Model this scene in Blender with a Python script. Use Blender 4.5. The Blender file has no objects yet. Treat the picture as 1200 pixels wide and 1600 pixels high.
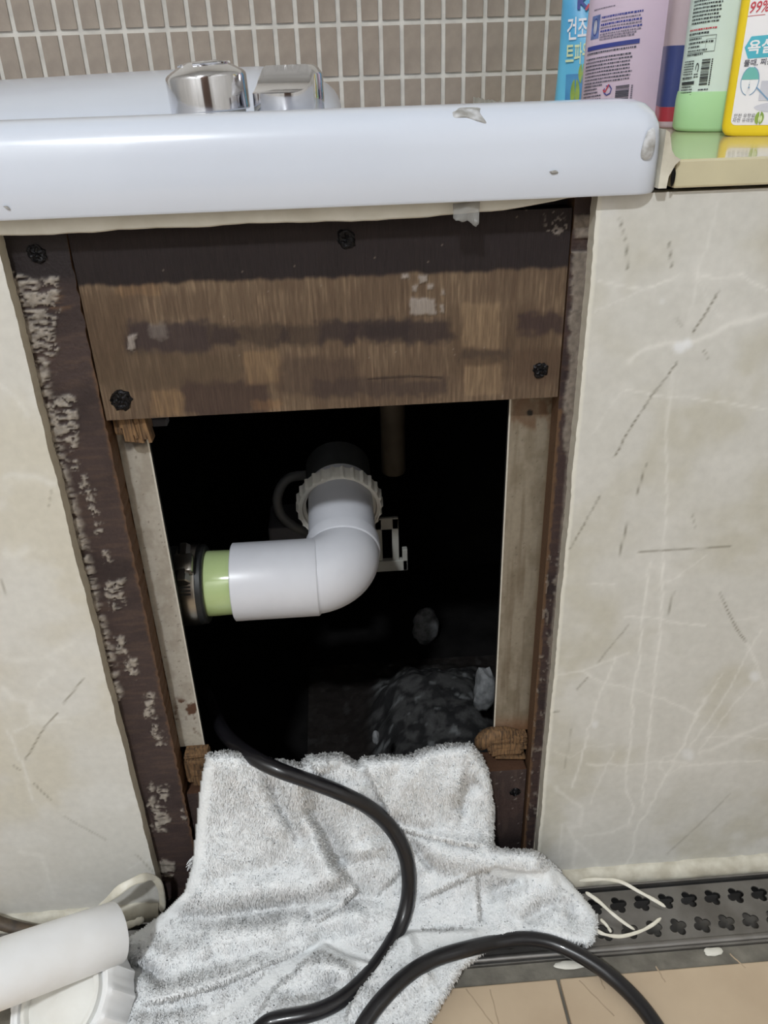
import bpy, bmesh, math, random
import numpy as np
from mathutils import Matrix, Vector
random.seed(7); RNG = np.random.default_rng(7)
scene = bpy.context.scene
COL = scene.collection

# ------------------------------------------------------------------ camera
F_PX = 1260.0
CAM = np.array([0.0, -0.46, 0.632])
C_R = np.array([0.99723546, -0.06838094, -0.02907711])
C_U = np.array([0.05835221, 0.4784011, 0.87620055])
C_W = np.array([0.0460049, 0.87547498, -0.48106872])
cam_d = bpy.data.cameras.new('camera'); cam = bpy.data.objects.new('camera', cam_d); COL.objects.link(cam)
cam_d.sensor_fit = 'VERTICAL'; cam_d.sensor_height = 24.0; cam_d.lens = F_PX / 1600 * 24.0; cam_d.clip_start = 0.01
cam.matrix_world = Matrix(((C_R[0], C_U[0], -C_W[0], CAM[0]), (C_R[1], C_U[1], -C_W[1], CAM[1]),
                           (C_R[2], C_U[2], -C_W[2], CAM[2]), (0, 0, 0, 1)))
scene.camera = cam

# ------------------------------------------------------------------ world and exposure
wd = bpy.data.worlds.new('world'); scene.world = wd; wd.use_nodes = True
wd.node_tree.nodes['Background'].inputs[0].default_value = (0.75, 0.8, 0.9, 1)
wd.node_tree.nodes['Background'].inputs[1].default_value = 0.05
scene.view_settings.view_transform = 'Standard'; scene.view_settings.look = 'None'
scene.view_settings.exposure = EXPOSURE = 0.0; scene.view_settings.gamma = 1.0
scene.view_settings.use_curve_mapping = False
LAMP_POS = (-0.45, -1.50, 2.06); LAMP_W = 36.0; LAMP_SIZE = 0.13

# ------------------------------------------------------------------ picking world points
def ray(px, py):
    px = np.asarray(px, float); py = np.asarray(py, float)
    return C_W + np.multiply.outer((px - 600) / F_PX, C_R) + np.multiply.outer((800 - py) / F_PX, C_U)
def onY(px, py, y=0.0):
    d = ray(px, py); t = (y - CAM[1]) / d[..., 1]; return CAM + d * np.asarray(t)[..., None]
def onZ(px, py, z=0.0):
    d = ray(px, py); t = (z - CAM[2]) / d[..., 2]; return CAM + d * np.asarray(t)[..., None]
def proj(p):
    d = np.asarray(p, float) - CAM; k = d @ C_W
    return 600 + F_PX * (d @ C_R) / k, 800 - F_PX * (d @ C_U) / k

# ------------------------------------------------------------------ numpy noise
def vnoise(x, y, seed=0):
    x = np.asarray(x, float); y = np.asarray(y, float)
    xi = np.floor(x).astype(np.int64); yi = np.floor(y).astype(np.int64); fx = x - xi; fy = y - yi
    fx = fx * fx * (3 - 2 * fx); fy = fy * fy * (3 - 2 * fy)
    def h(a, b):
        n = (a * 374761393 + b * 668265263 + seed * 974634777) & 0xFFFFFFFF
        n = ((n ^ (n >> 13)) * 1274126177) & 0xFFFFFFFF
        return ((n ^ (n >> 16)) & 0xFFFF) / 65535.0
    return (h(xi, yi) * (1 - fx) + h(xi + 1, yi) * fx) * (1 - fy) + (h(xi, yi + 1) * (1 - fx) + h(xi + 1, yi + 1) * fx) * fy
def fbm(x, y, oct=4, seed=0):
    s = 0; a = 0.5; t = 0
    for o in range(oct):
        s = s + a * vnoise(x * 2 ** o, y * 2 ** o, seed + o * 17); t += a; a *= 0.55
    return s / t
def sstep(a, b, x):
    t = np.clip((x - a) / (b - a), 0, 1); return t * t * (3 - 2 * t)
def poly_dist(px, py, pts):
    """distance to a polyline, sign (+ = right-hand side walking along it in image), parameter 0..1"""
    best = np.full(px.shape, 1e9); sg = np.zeros(px.shape); par = np.zeros(px.shape)
    n = len(pts) - 1
    for i in range(n):
        (ax, ay), (bx, by) = pts[i], pts[i + 1]
        dx, dy = bx - ax, by - ay; L2 = dx * dx + dy * dy + 1e-9
        t = np.clip(((px - ax) * dx + (py - ay) * dy) / L2, 0, 1)
        d = np.hypot(px - ax - t * dx, py - ay - t * dy)
        s = np.sign(dx * (py - ay) - dy * (px - ax))
        m = d < best
        best = np.where(m, d, best); sg = np.where(m, s, sg); par = np.where(m, (i + t) / n, par)
    return best, sg, par
def in_poly(px, py, pts):
    c = np.zeros(px.shape, bool); n = len(pts); j = n - 1
    for i in range(n):
        xi, yi = pts[i]; xj, yj = pts[j]
        m = ((yi > py) != (yj > py)) & (px < (xj - xi) * (py - yi) / (yj - yi + 1e-12) + xi)
        c ^= m; j = i
    return c

# ------------------------------------------------------------------ materials
def lin(c):
    c = np.asarray(c, float) / 255.0
    return np.where(c <= 0.04045, c / 12.92, ((c + 0.055) / 1.055) ** 2.4)
def L4(c): return tuple(float(v) for v in lin(c)) + (1.0,)
MATS = {}
def mat(name, rgb=None, rough=0.5, metal=0.0, var=0.0, vscale=30.0, rgb2=None, bump=0.0, bscale=200.0, stretch=None,
        attr=False, coat=0.0, trans=0.0, alpha=1.0, spec=0.5, emit=0.0, sss=0.0, rvar=0.0):
    m = bpy.data.materials.new(name); m.use_nodes = True; nt = m.node_tree; N = nt.nodes; K = nt.links
    b = N['Principled BSDF']; b.inputs['Roughness'].default_value = rough; b.inputs['Metallic'].default_value = metal
    b.inputs['Specular IOR Level'].default_value = spec; b.inputs['Coat Weight'].default_value = coat
    b.inputs['Transmission Weight'].default_value = trans; b.inputs['Alpha'].default_value = alpha
    tc = N.new('ShaderNodeTexCoord'); vec = tc.outputs['Object']
    if stretch:
        mp = N.new('ShaderNodeMapping'); mp.inputs['Scale'].default_value = stretch; K.new(vec, mp.inputs['Vector']); vec = mp.outputs['Vector']
    nz = N.new('ShaderNodeTexNoise'); nz.inputs['Scale'].default_value = vscale; nz.inputs['Detail'].default_value = 5; K.new(vec, nz.inputs['Vector'])
    mx = N.new('ShaderNodeMix'); mx.data_type = 'RGBA'
    if attr:
        at = N.new('ShaderNodeAttribute'); at.attribute_name = 'Col'; mx.blend_type = 'MULTIPLY'; mx.inputs['Factor'].default_value = var
        K.new(at.outputs['Color'], mx.inputs['A'])
        rp = N.new('ShaderNodeMapRange'); rp.inputs['To Min'].default_value = 0.3; rp.inputs['To Max'].default_value = 1.5; K.new(nz.outputs['Fac'], rp.inputs['Value'])
        K.new(rp.outputs['Result'], mx.inputs['B'])
    else:
        c2 = rgb2 if rgb2 is not None else [v * (1 - var) for v in rgb]
        mx.inputs['A'].default_value = L4(rgb); mx.inputs['B'].default_value = L4(c2)
        rp = N.new('ShaderNodeMapRange'); rp.inputs['From Min'].default_value = 0.35; rp.inputs['From Max'].default_value = 0.65; K.new(nz.outputs['Fac'], rp.inputs['Value'])
        K.new(rp.outputs['Result'], mx.inputs['Factor'])
    K.new(mx.outputs['Result'], b.inputs['Base Color'])
    if rvar:
        rr = N.new('ShaderNodeMapRange'); rr.inputs['To Min'].default_value = max(0.02, rough - rvar); rr.inputs['To Max'].default_value = rough + rvar
        K.new(nz.outputs['Fac'], rr.inputs['Value']); K.new(rr.outputs['Result'], b.inputs['Roughness'])
    if bump:
        n2 = N.new('ShaderNodeTexNoise'); n2.inputs['Scale'].default_value = bscale; n2.inputs['Detail'].default_value = 4; K.new(vec, n2.inputs['Vector'])
        bp = N.new('ShaderNodeBump'); bp.inputs['Strength'].default_value = bump; bp.inputs['Distance'].default_value = 0.001
        K.new(n2.outputs['Fac'], bp.inputs['Height']); K.new(bp.outputs['Normal'], b.inputs['Normal'])
    if sss:
        b.inputs['Subsurface Weight'].default_value = sss; b.inputs['Subsurface Radius'].default_value = (0.01, 0.01, 0.01); b.inputs['Subsurface Scale'].default_value = 0.3
    if emit:
        b.inputs['Emission Color'].default_value = L4(rgb); b.inputs['Emission Strength'].default_value = emit
    MATS[name] = m; return m

# ------------------------------------------------------------------ mesh helpers
def mk(name, verts, faces, m, parent=None, smooth=False, col=None, sharp=None):
    me = bpy.data.meshes.new(name)
    v = np.asarray(verts, np.float32)
    if isinstance(faces, np.ndarray):
        nf, k = faces.shape
        me.vertices.add(len(v)); me.vertices.foreach_set('co', v.ravel())
        me.loops.add(nf * k); me.loops.foreach_set('vertex_index', faces.astype(np.int32).ravel())
        me.polygons.add(nf); me.polygons.foreach_set('loop_start', np.arange(nf, dtype=np.int32) * k)
        me.update(calc_edges=True); me.validate()
    else:
        me.from_pydata([tuple(map(float, p)) for p in v], [], [tuple(int(i) for i in f) for f in faces]); me.update()
    if smooth:
        me.polygons.foreach_set('use_smooth', np.ones(len(me.polygons), bool))
        if sharp is not None: me.set_sharp_from_angle(angle=math.radians(sharp))
    if col is not None:
        a = me.color_attributes.new('Col', 'FLOAT_COLOR', 'POINT')
        c = np.ones((len(v), 4), np.float32); c[:, :3] = col; a.data.foreach_set('color', c.ravel())
    if m is not None: me.materials.append(MATS[m] if isinstance(m, str) else m)
    o = bpy.data.objects.new(name, me); COL.objects.link(o)
    if parent is not None: o.parent = parent
    return o
def tag(o, label=None, cat=None, group=None, kind=None):
    if label: o['label'] = label
    if cat: o['category'] = cat
    if group: o['group'] = group
    if kind: o['kind'] = kind
    return o
def empty(name, loc=(0, 0, 0), rot=(0, 0, 0)):
    o = bpy.data.objects.new(name, None); COL.objects.link(o); o.empty_display_size = 0.02
    o.location = loc; o.rotation_euler = rot; return o
class MB:
    def __init__(s): s.v = []; s.f = []
    def add(s, v, f):
        k = len(s.v); s.v += [tuple(p) for p in v]; s.f += [tuple(i + k for i in q) for q in f]; return s
    def box(s, x0, x1, y0, y1, z0, z1, bev=0.0, mtx=None):
        bm = bmesh.new(); bmesh.ops.create_cube(bm, size=1.0)
        for q in bm.verts: q.co = Vector(((x0 + x1) / 2 + q.co.x * (x1 - x0), (y0 + y1) / 2 + q.co.y * (y1 - y0), (z0 + z1) / 2 + q.co.z * (z1 - z0)))
        if bev: bmesh.ops.bevel(bm, geom=bm.edges[:], offset=bev, segments=2, affect='EDGES', profile=0.5)
        return s.bm(bm, mtx)
    def bm(s, bm, mtx=None):
        bm.verts.index_update()
        v = [(mtx @ q.co if mtx else q.co)[:] for q in bm.verts]; f = [[q.index for q in p.verts] for p in bm.faces]; bm.free(); return s.add(v, f)
    def loft(s, secs, cap0=True, cap1=True, closed=True):
        n = len(secs[0]); k = len(s.v)
        for c in secs: s.v += [tuple(p) for p in c]
        for i in range(len(secs) - 1):
            for j in range(n if closed else n - 1):
                a = k + i * n + j; b = k + i * n + (j + 1) % n; s.f.append((a, b, b + n, a + n))
        if cap0: s.f.append(tuple(k + j for j in range(n))[::-1])
        if cap1: s.f.append(tuple(k + (len(secs) - 1) * n + j for j in range(n)))
        return s
    def lathe(s, prof, seg=48, mtx=None, cap0=False, cap1=False):
        a = np.linspace(0, 2 * math.pi, seg, endpoint=False); secs = []
        for r, z in prof:
            p = np.stack([r * np.cos(a), r * np.sin(a), np.full(seg, z)], 1)
            if mtx is not None: p = np.array([(mtx @ Vector(q))[:] for q in p])
            secs.append(p)
        return s.loft(secs, cap0, cap1)
    def tube(s, pts, rad, seg=12, flat=1.0, up=None, caps=True):
        pts = np.asarray(pts, float); n = len(pts); T = np.gradient(pts, axis=0); T /= np.linalg.norm(T, axis=1)[:, None] + 1e-12
        u = np.array(up if up is not None else (0.13, 0.21, 0.97)); secs = []
        nrm = u - T[0] * (u @ T[0]); nrm /= np.linalg.norm(nrm)
        for i in range(n):
            if up is not None: nrm = u - T[i] * (u @ T[i])
            else: nrm = nrm - T[i] * (nrm @ T[i])
            nrm /= np.linalg.norm(nrm) + 1e-12; bi = np.cross(T[i], nrm)
            r = rad[i] if np.ndim(rad) else rad
            a = np.linspace(0, 2 * math.pi, seg, endpoint=False)
            secs.append(pts[i] + r * (np.cos(a)[:, None] * bi + flat * np.sin(a)[:, None] * nrm))
        return s.loft(secs, caps, caps)
    def build(s, name, m, parent=None, smooth=False, sharp=35):
        o = mk(name, np.array(s.v), s.f, m, parent, smooth, sharp=sharp if smooth else None)
        return o
def recalc(o):
    bm = bmesh.new(); bm.from_mesh(o.data); bmesh.ops.recalc_face_normals(bm, faces=bm.faces); bm.to_mesh(o.data); bm.free(); return o
def catmull(pts, n=12):
    pts = np.asarray(pts, float); P = np.vstack([2 * pts[0] - pts[1], pts, 2 * pts[-1] - pts[-2]]); out = []
    for i in range(1, len(P) - 2):
        for t in np.linspace(0, 1, n, endpoint=False):
            a, b, c, d = P[i - 1], P[i], P[i + 1], P[i + 2]
            out.append(0.5 * ((2 * b) + (-a + c) * t + (2 * a - 5 * b + 4 * c - d) * t * t + (-a + 3 * b - 3 * c + d) * t ** 3))
    out.append(pts[-1]); return np.array(out)
def panel(name, x0, x1, z0, z1, y, thick, step, colf, m, parent=None, dispf=None, edge=None, edgecol=None):
    """upright board: a fine grid face towards -y with a colour per point, closed to a slab"""
    nx = max(2, int((x1 - x0) / step) + 1); nz = max(2, int((z1 - z0) / step) + 1)
    X, Z = np.meshgrid(np.linspace(x0, x1, nx), np.linspace(z0, z1, nz))
    if edge is not None: X = edge(X, Z)
    Pn = np.stack([X, np.full_like(X, y), Z], -1).reshape(-1, 3); px, py = proj(Pn)
    c = colf(px, py, Pn)
    if dispf is not None: Pn[:, 1] -= dispf(px, py, Pn)
    id_ = np.arange(nx * nz).reshape(nz, nx)
    f = np.stack([id_[:-1, :-1], id_[:-1, 1:], id_[1:, 1:], id_[1:, :-1]], -1).reshape(-1, 4)
    ring = np.concatenate([id_[0, :], id_[1:, -1], id_[-1, -2::-1], id_[-2:0:-1, 0]]); k = len(Pn)
    e1 = Pn[ring].copy(); e2 = Pn[ring].copy(); e2[:, 1] = y + thick; n = len(ring)
    V = np.vstack([Pn, e1, e2]); a = np.arange(n); b = (a + 1) % n
    sf = np.stack([k + b, k + a, k + n + a, k + n + b], -1)
    cc = np.array(lin(edgecol)) if edgecol is not None else None
    ce = np.tile(cc, (n, 1)) if cc is not None else c[ring]
    bq = np.array([[0, 0, 0, 0]]);  # back face
    bi = np.array([[k + n + 0, k + n + (nx - 1) + (nz - 1) + (nx - 1), k + n + (nx - 1) + (nz - 1), k + n + (nx - 1)]])
    return mk(name, V, np.vstack([f, sf, bi]), m, parent, col=np.vstack([c, ce, ce]))
def mixc(c, col, k):
    return c + (np.asarray(lin(col)) - c) * np.clip(k, 0, 1)[:, None]

# ================================================================== materials
mat('room_tile', (226, 224, 220), rough=0.35, var=0.08, vscale=6)
mat('ceiling_white', (225, 226, 226), rough=0.7, var=0.03)
mat('grout_white', (238, 234, 226), rough=0.8, var=0.08, vscale=60, bump=0.2)
mat('mosaic', (176, 162, 149), rough=0.28, rgb2=(160, 147, 135), vscale=45, bump=0.05)
mat('marble', attr=True, var=0.18, vscale=160, rough=0.3, bump=0.02, bscale=80)
mat('wood_painted', attr=True, var=0.35, vscale=420, rough=0.62, bump=0.5, bscale=500, spec=0.3)
mat('wood_grain', attr=True, var=0.5, vscale=1.0, rough=0.75, bump=0.6, bscale=1.0, stretch=(1500, 200, 130), spec=0.25)
mat('wood_raw', (128, 98, 66), rough=0.8, rgb2=(72, 54, 38), vscale=1.0, stretch=(700, 300, 60), bump=0.8, bscale=1.0)
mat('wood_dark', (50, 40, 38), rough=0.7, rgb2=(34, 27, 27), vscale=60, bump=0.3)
mat('stud_metal', attr=True, var=0.3, vscale=300, rough=0.55, metal=0.15, bump=0.15, bscale=300)
mat('acrylic', (214, 221, 235), rough=0.24, var=0.015, vscale=8, coat=0.4)
mat('sealant', (214, 210, 196), rough=0.5, rgb2=(186, 180, 164), vscale=70, bump=0.4, bscale=120)
mat('sealant_old', (230, 228, 219), rough=0.6, rgb2=(216, 213, 202), vscale=50, bump=0.2, bscale=150)
mat('putty', (150, 148, 144), rough=0.7, rgb2=(206, 208, 212), vscale=160, bump=0.5, bscale=200)
mat('chrome', (222, 222, 226), rough=0.1, metal=1.0, var=0.05, vscale=20, rvar=0.05)
mat('steel', (150, 148, 146), rough=0.38, metal=0.85, rgb2=(128, 125, 122), vscale=30, bump=0.05)
mat('ledge_stone', (204, 196, 164), rough=0.13, rgb2=(196, 188, 158), vscale=40, coat=0.3)
mat('floor_tile', (202, 182, 156), rough=0.5, rgb2=(188, 167, 142), vscale=14, bump=0.08, bscale=60)
mat('floor_tile_vein', (184, 163, 138), rough=0.55, var=0.1)
mat('floor_grout', (132, 128, 118), rough=0.85, rgb2=(106, 102, 94), vscale=60, bump=0.6, bscale=150)
mat('cavity_dark', (26, 25, 25), rough=0.95, rgb2=(15, 15, 15), vscale=30, bump=0.6, bscale=120, spec=0.1)  # near-black base colour stands in for the darkness of the cavity
mat('trough_dark', (38, 38, 38), rough=0.6, var=0.3, spec=0.3)
mat('cement', attr=True, var=0.6, vscale=140, rough=0.95, bump=0.8, bscale=180, spec=0.1)
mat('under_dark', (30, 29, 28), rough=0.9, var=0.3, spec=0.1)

# ================================================================== the room
LX0, LX1, LY0, LY1, LZ1 = -1.06, 0.66, -1.95, 0.62, 2.18
def room_box(name, x0, x1, y0, y1, z0, z1, m):
    return tag(MB().box(x0, x1, y0, y1, z0, z1).build(name, m), kind='structure')
tag(room_box('wall_left', LX0 - 0.05, LX0, LY0, LY1, -0.2, LZ1, 'room_tile'), 'pale tiled bathroom side wall')
room_box('wall_right', LX1, LX1 + 0.05, LY0, LY1, -0.2, LZ1, 'room_tile')
room_box('wall_behind', LX0 - 0.05, LX1 + 0.05, LY0 - 0.05, LY0, -0.2, LZ1, 'room_tile')
mat('reflection_door_wood', (84, 62, 48), rough=.45, rgb2=(66, 48, 38), vscale=2.0, stretch=(40, 40, 3))  # unseen door added so the chrome knobs reflect a dark band
d1 = tag(MB().box(-.42, .36, LY0 - .002, LY0 + .035, 0, 2.02, bev=.004).build('reflection_door', 'reflection_door_wood'), 'added unseen dark brown door behind the viewer, a dark reflection for the chrome', kind='structure')
MB().lathe([(.0001, 0), (.026, 0), (.026, .008), (.012, .012), (.012, .04), (.027, .05), (.027, .07), (.0001, .078)], 24, Matrix.Translation((-.34, LY0 + .035, 1.0)) @ Matrix.Rotation(-math.pi / 2, 4, 'X')).build('reflection_door_handle', 'chrome', d1, True)
room_box('ceiling', LX0 - 0.05, LX1 + 0.05, LY0 - 0.05, LY1 + 0.05, LZ1, LZ1 + 0.04, 'ceiling_white')
wall_back = tag(MB().box(LX0 - 0.05, LX1 + 0.05, LY1, LY1 + 0.05, -0.2, LZ1).build('wall_back', 'grout_white'), 'mosaic tiled wall of taupe tiles with white grout', kind='structure')
PX_, PZ_ = 0.0242, 0.0549
def tile_mesh(w, h, t):
    bm = bmesh.new(); bmesh.ops.create_cube(bm, size=1.0)
    for q in bm.verts:
        q.co = Vector((q.co.x * w, q.co.y * t, q.co.z * h))
        if q.co.y < 0: q.co.x *= 0.96; q.co.z *= 0.985
    me = bpy.data.meshes.new('tile'); bm.to_mesh(me); bm.free(); return me
tm = tile_mesh(PX_ - 0.0048, PZ_ - 0.0050, 0.0044); tm.materials.append(MATS['mosaic'])
for r_ in range(-1, 5):
    for c_ in range(-29, 20):
        x = 0.047 + (c_ + 0.5) * PX_; z = 0.6238 + (r_ + 0.5) * PZ_
        if x > LX1 - 0.012: continue
        o = bpy.data.objects.new('tile', tm); COL.objects.link(o); o.parent = wall_back
        o.location = (x, LY1 - 0.0008, z); o.rotation_euler = (random.uniform(-.006, .006), 0, random.uniform(-.012, .012))

# ceiling lamp (its light comes from the disc under the housing)
lamp = empty('ceiling_lamp', (LAMP_POS[0], LAMP_POS[1], LZ1)); tag(lamp, 'round white ceiling lamp over the bathroom floor', 'lamp')
MB().lathe([(0.0001, 0), (0.10, 0), (0.10, -0.05), (0.085, -0.07), (0.0755, -0.075), (0.0755, -0.06)], 40).build('housing', 'ceiling_white', lamp, True)
ld = bpy.data.lights.new('bulb', 'AREA'); ld.shape = 'DISK'; ld.size = LAMP_SIZE; ld.energy = LAMP_W; ld.color = (0.93, 0.97, 1.0)
lo = bpy.data.objects.new('bulb', ld); COL.objects.link(lo); lo.parent = lamp; lo.location = (0, 0, LAMP_POS[2] - LZ1)

# ------------------------------------------------------------------ floor
floor = tag(MB().box(LX0, LX1, LY0, -0.0725, -0.2, -0.004).build('floor', 'floor_grout'), 'bathroom floor of beige stone-look tiles', kind='structure')
fm = MB().box(-0.1487, 0.1487, -0.1487, 0.1487, -0.009, 0.0, bev=0.0012).build('tile', 'floor_tile', floor)
first = True
for i in range(-3, 3):
    for j in range(0, 6):
        o = fm if first else fm.copy()
        if not first: COL.objects.link(o); o.parent = floor
        first = False
        x = 0.1446 + 0.15 + i * 0.30; o.location = (x, -0.0875 - 0.15 - j * 0.30, 0); o.rotation_euler = (0, 0, 0)
        if x + 0.1487 > LX1: o.scale.x = 1.0
# thin mineral lines set in the two nearest tiles
for k, pl in enumerate([[(728, 1545), (770, 1600)], [(766, 1546), (780, 1600)], [(905, 1532), (960, 1588)], [(1025, 1510), (1040, 1535)], [(935, 1522), (945, 1545)], [(1140, 1490), (1165, 1512)]]):
    pts = catmull(onZ(*np.array(pl, float).T, 0.0), 8) + RNG.normal(0, 0.0002, (9, 3)) * np.array([1, 1, 0]); pts[:, 2] = 0.0
    MB().tube(pts, 0.0006, 5, flat=0.25, up=(0, 0, 1)).build('vein', 'floor_tile_vein', floor)
# chips of old cement lying along the grout
room_box('subfloor', LX0, LX1, -0.0725, LY1, -0.2, -0.045, 'cavity_dark').name = 'floor_cavity'

# ------------------------------------------------------------------ marble clad bath front
def veins_right(px, py, P):
    n1 = fbm(P[:, 0] * 14 + 3, P[:, 2] * 14, 4, 3); n2 = fbm(P[:, 0] * 40, P[:, 2] * 40, 3, 9)
    c = np.tile(lin((205, 204, 199)), (len(px), 1)); c = mixc(c, (193, 190, 178), sstep(0.42, 0.68, n1) * 0.85); c = mixc(c, (214, 213, 209), sstep(0.5, 0.75, n2) * 0.5)
    wx = (fbm(P[:, 0] * 120, P[:, 2] * 120, 3, 5) - 0.5) * 7; wy = (fbm(P[:, 0] * 120 + 9, P[:, 2] * 120, 3, 6) - 0.5) * 7
    qx, qy = px + wx, py + wy
    def z7(l): return [(840 + a / 2.58, 280 + b / 2.58) for a, b in l]
    def zA(l): return [(840 + a / 3.077, 880 + b / 3.077) for a, b in l]
    def zB(l): return [(1000 + a / 3.2, 900 + b / 3.2) for a, b in l]
    W = [(z7([(240, 410), (420, 440), (560, 400)]), 2, .55), (z7([(230, 530), (400, 455), (570, 385)]), 2, .45),
         (z7([(640, 380), (740, 405), (820, 385), (890, 430), (929, 450)]), 3, .6), (z7([(370, 730), (440, 680), (530, 660), (600, 660), (700, 630), (780, 580), (929, 545)]), 5, .7),
         (z7([(360, 850), (480, 875), (640, 885), (929, 930)]), 2, .6), (z7([(720, 90), (690, 250), (640, 380), (610, 590)]), 2.5, .35),
         (z7([(545, 750), (520, 1000), (520, 1300), (500, 1600)]), 3, .5), (z7([(220, 1030), (330, 860), (360, 850)]), 1.5, .3), (z7([(560, 1600), (680, 1520)]), 1.5, .4),
         (z7([(640, 390), (690, 490), (740, 560)]), 2.5, .35),
         (zA([(540, 0), (505, 250), (490, 460), (455, 640), (450, 850), (425, 970), (430, 1100), (465, 1180), (440, 1250)]), 2.2, .75),
         (zA([(600, 0), (595, 260), (570, 500), (545, 700), (525, 950), (500, 1170)]), 2.2, .75), (zA([(420, 260), (500, 255), (600, 270), (700, 292), (800, 295)]), 2, .6),
         (zA([(90, 540), (210, 520), (430, 435)]), 2, .5), (zA([(200, 520), (330, 575), (460, 605), (620, 660), (780, 735)]), 1.8, .6),
         (zA([(380, 450), (310, 610), (250, 790), (210, 930), (170, 1075)]), 2, .65), (zA([(240, 965), (420, 972), (580, 955), (680, 960), (800, 968)]), 2, .6),
         (zA([(370, 905), (300, 1040), (255, 1155)]), 1.8, .5), (zA([(800, 650), (680, 910), (620, 1020), (540, 1170), (470, 1290), (455, 1400), (400, 1480)]), 2.4, .65),
         (zA([(440, 1250), (350, 1295), (230, 1310)]), 2.5, .5), (zA([(90, 1080), (150, 1130), (220, 1180), (200, 1260), (150, 1275), (190, 1340), (170, 1480)]), 4, .5),
         (zA([(190, 1340), (250, 1400), (300, 1470)]), 4, .4), (zA([(115, 1260), (105, 1440)]), 2.5, .4), (zA([(240, 100), (380, 100)]), 1.5, .5),
         (zA([(80, 900), (160, 935), (235, 880), (360, 875)]), 1.5, .35), (zA([(680, 910), (600, 930), (585, 980), (620, 1025), (690, 970)]), 1.8, .5),
         (zB([(610, 260), (520, 420), (430, 590), (330, 740), (250, 850)]), 1.8, .55), (zB([(410, 480), (300, 670), (200, 880)]), 1.6, .5), (zB([(570, 520), (420, 710), (300, 870)]), 1.6, .5),
         (zB([(300, 890), (450, 820), (560, 775), (640, 740)]), 3.5, .5), (zB([(210, 950), (350, 945), (450, 925), (620, 930)]), 1.8, .6), (zB([(330, 805), (540, 805), (640, 815)]), 1.6, .45),
         (zB([(530, 330), (590, 450), (625, 560)]), 2.6, .6), (zB([(130, 30), (200, 0)]), 1.6, .5), (zB([(450, 230), (590, 205)]), 1.4, .4)]
    for pl, w, k in W:
        d, _, _ = poly_dist(qx, qy, pl); c = mixc(c, (234, 233, 229), 0.75 * k * np.exp(-(d / (w * .8)) ** 2) + 0.12 * k * np.exp(-(d / (w * 5)) ** 2))
    for bx, by, r, k in ((1062, 543, 10, .95), (1075, 537, 9, .9), (945, 325, 16, .12), (1180, 1055, 8, .6), (1075, 1178, 10, .5), (930, 1131, 6, .5), (1035, 470, 5, .3)):
        c = mixc(c, (235, 237, 240), k * np.exp(-(((qx - bx) ** 2 + (qy - by) ** 2) / r ** 2) ** 2))
    wx2, wy2 = px + wx * 0.35, py + wy * 0.35
    gate = sstep(0.3, 0.45, fbm(P[:, 0] * 150, P[:, 2] * 150, 2, 31))
    for pl, k in ((z7([(730, 448), (690, 520), (625, 620)]), 1), (z7([(560, 740), (470, 860), (350, 1040), (310, 1120)]), 1), (z7([(250, 1280), (200, 1370), (130, 1490)]), .8), (z7([(437, 1150), (398, 1275)]), .8),
                  (z7([(365, 1380), (328, 1520)]), .8), (z7([(410, 1502), (560, 1492), (660, 1490), (780, 1478)]), .7), (z7([(330, 160), (345, 215), (360, 260), (362, 360)]), .8), (z7([(530, 260), (538, 355)]), .8),
                  (z7([(560, 560), (585, 592)]), .7), (z7([(670, 690), (690, 725)]), .6), (z7([(625, 1355), (635, 1410)]), .6), (zB([(400, 85), (440, 180), (480, 260), (525, 325)]), .9), (zB([(170, 75), (140, 195)]), .7),
                  (zB([(450, 1090), (310, 1230), (135, 1390)]), .4), (zA([(440, 295), (360, 390), (290, 480)]), .5), (zA([(240, 550), (190, 605)]), .6), (zA([(160, 800), (130, 985)]), .35), (zA([(75, 715), (100, 712)]), .9)):
        d, _, _ = poly_dist(wx2, wy2, pl); c = mixc(c, (104, 98, 82), k * 0.85 * np.exp(-(d / 1.3) ** 2) * (0.6 + 0.4 * gate))
    e = (P[:, 0] - 0.147); c = mixc(c, (224, 222, 212), 0.8 * (1 - sstep(0.0022, 0.0032, e)))
    return c
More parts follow.
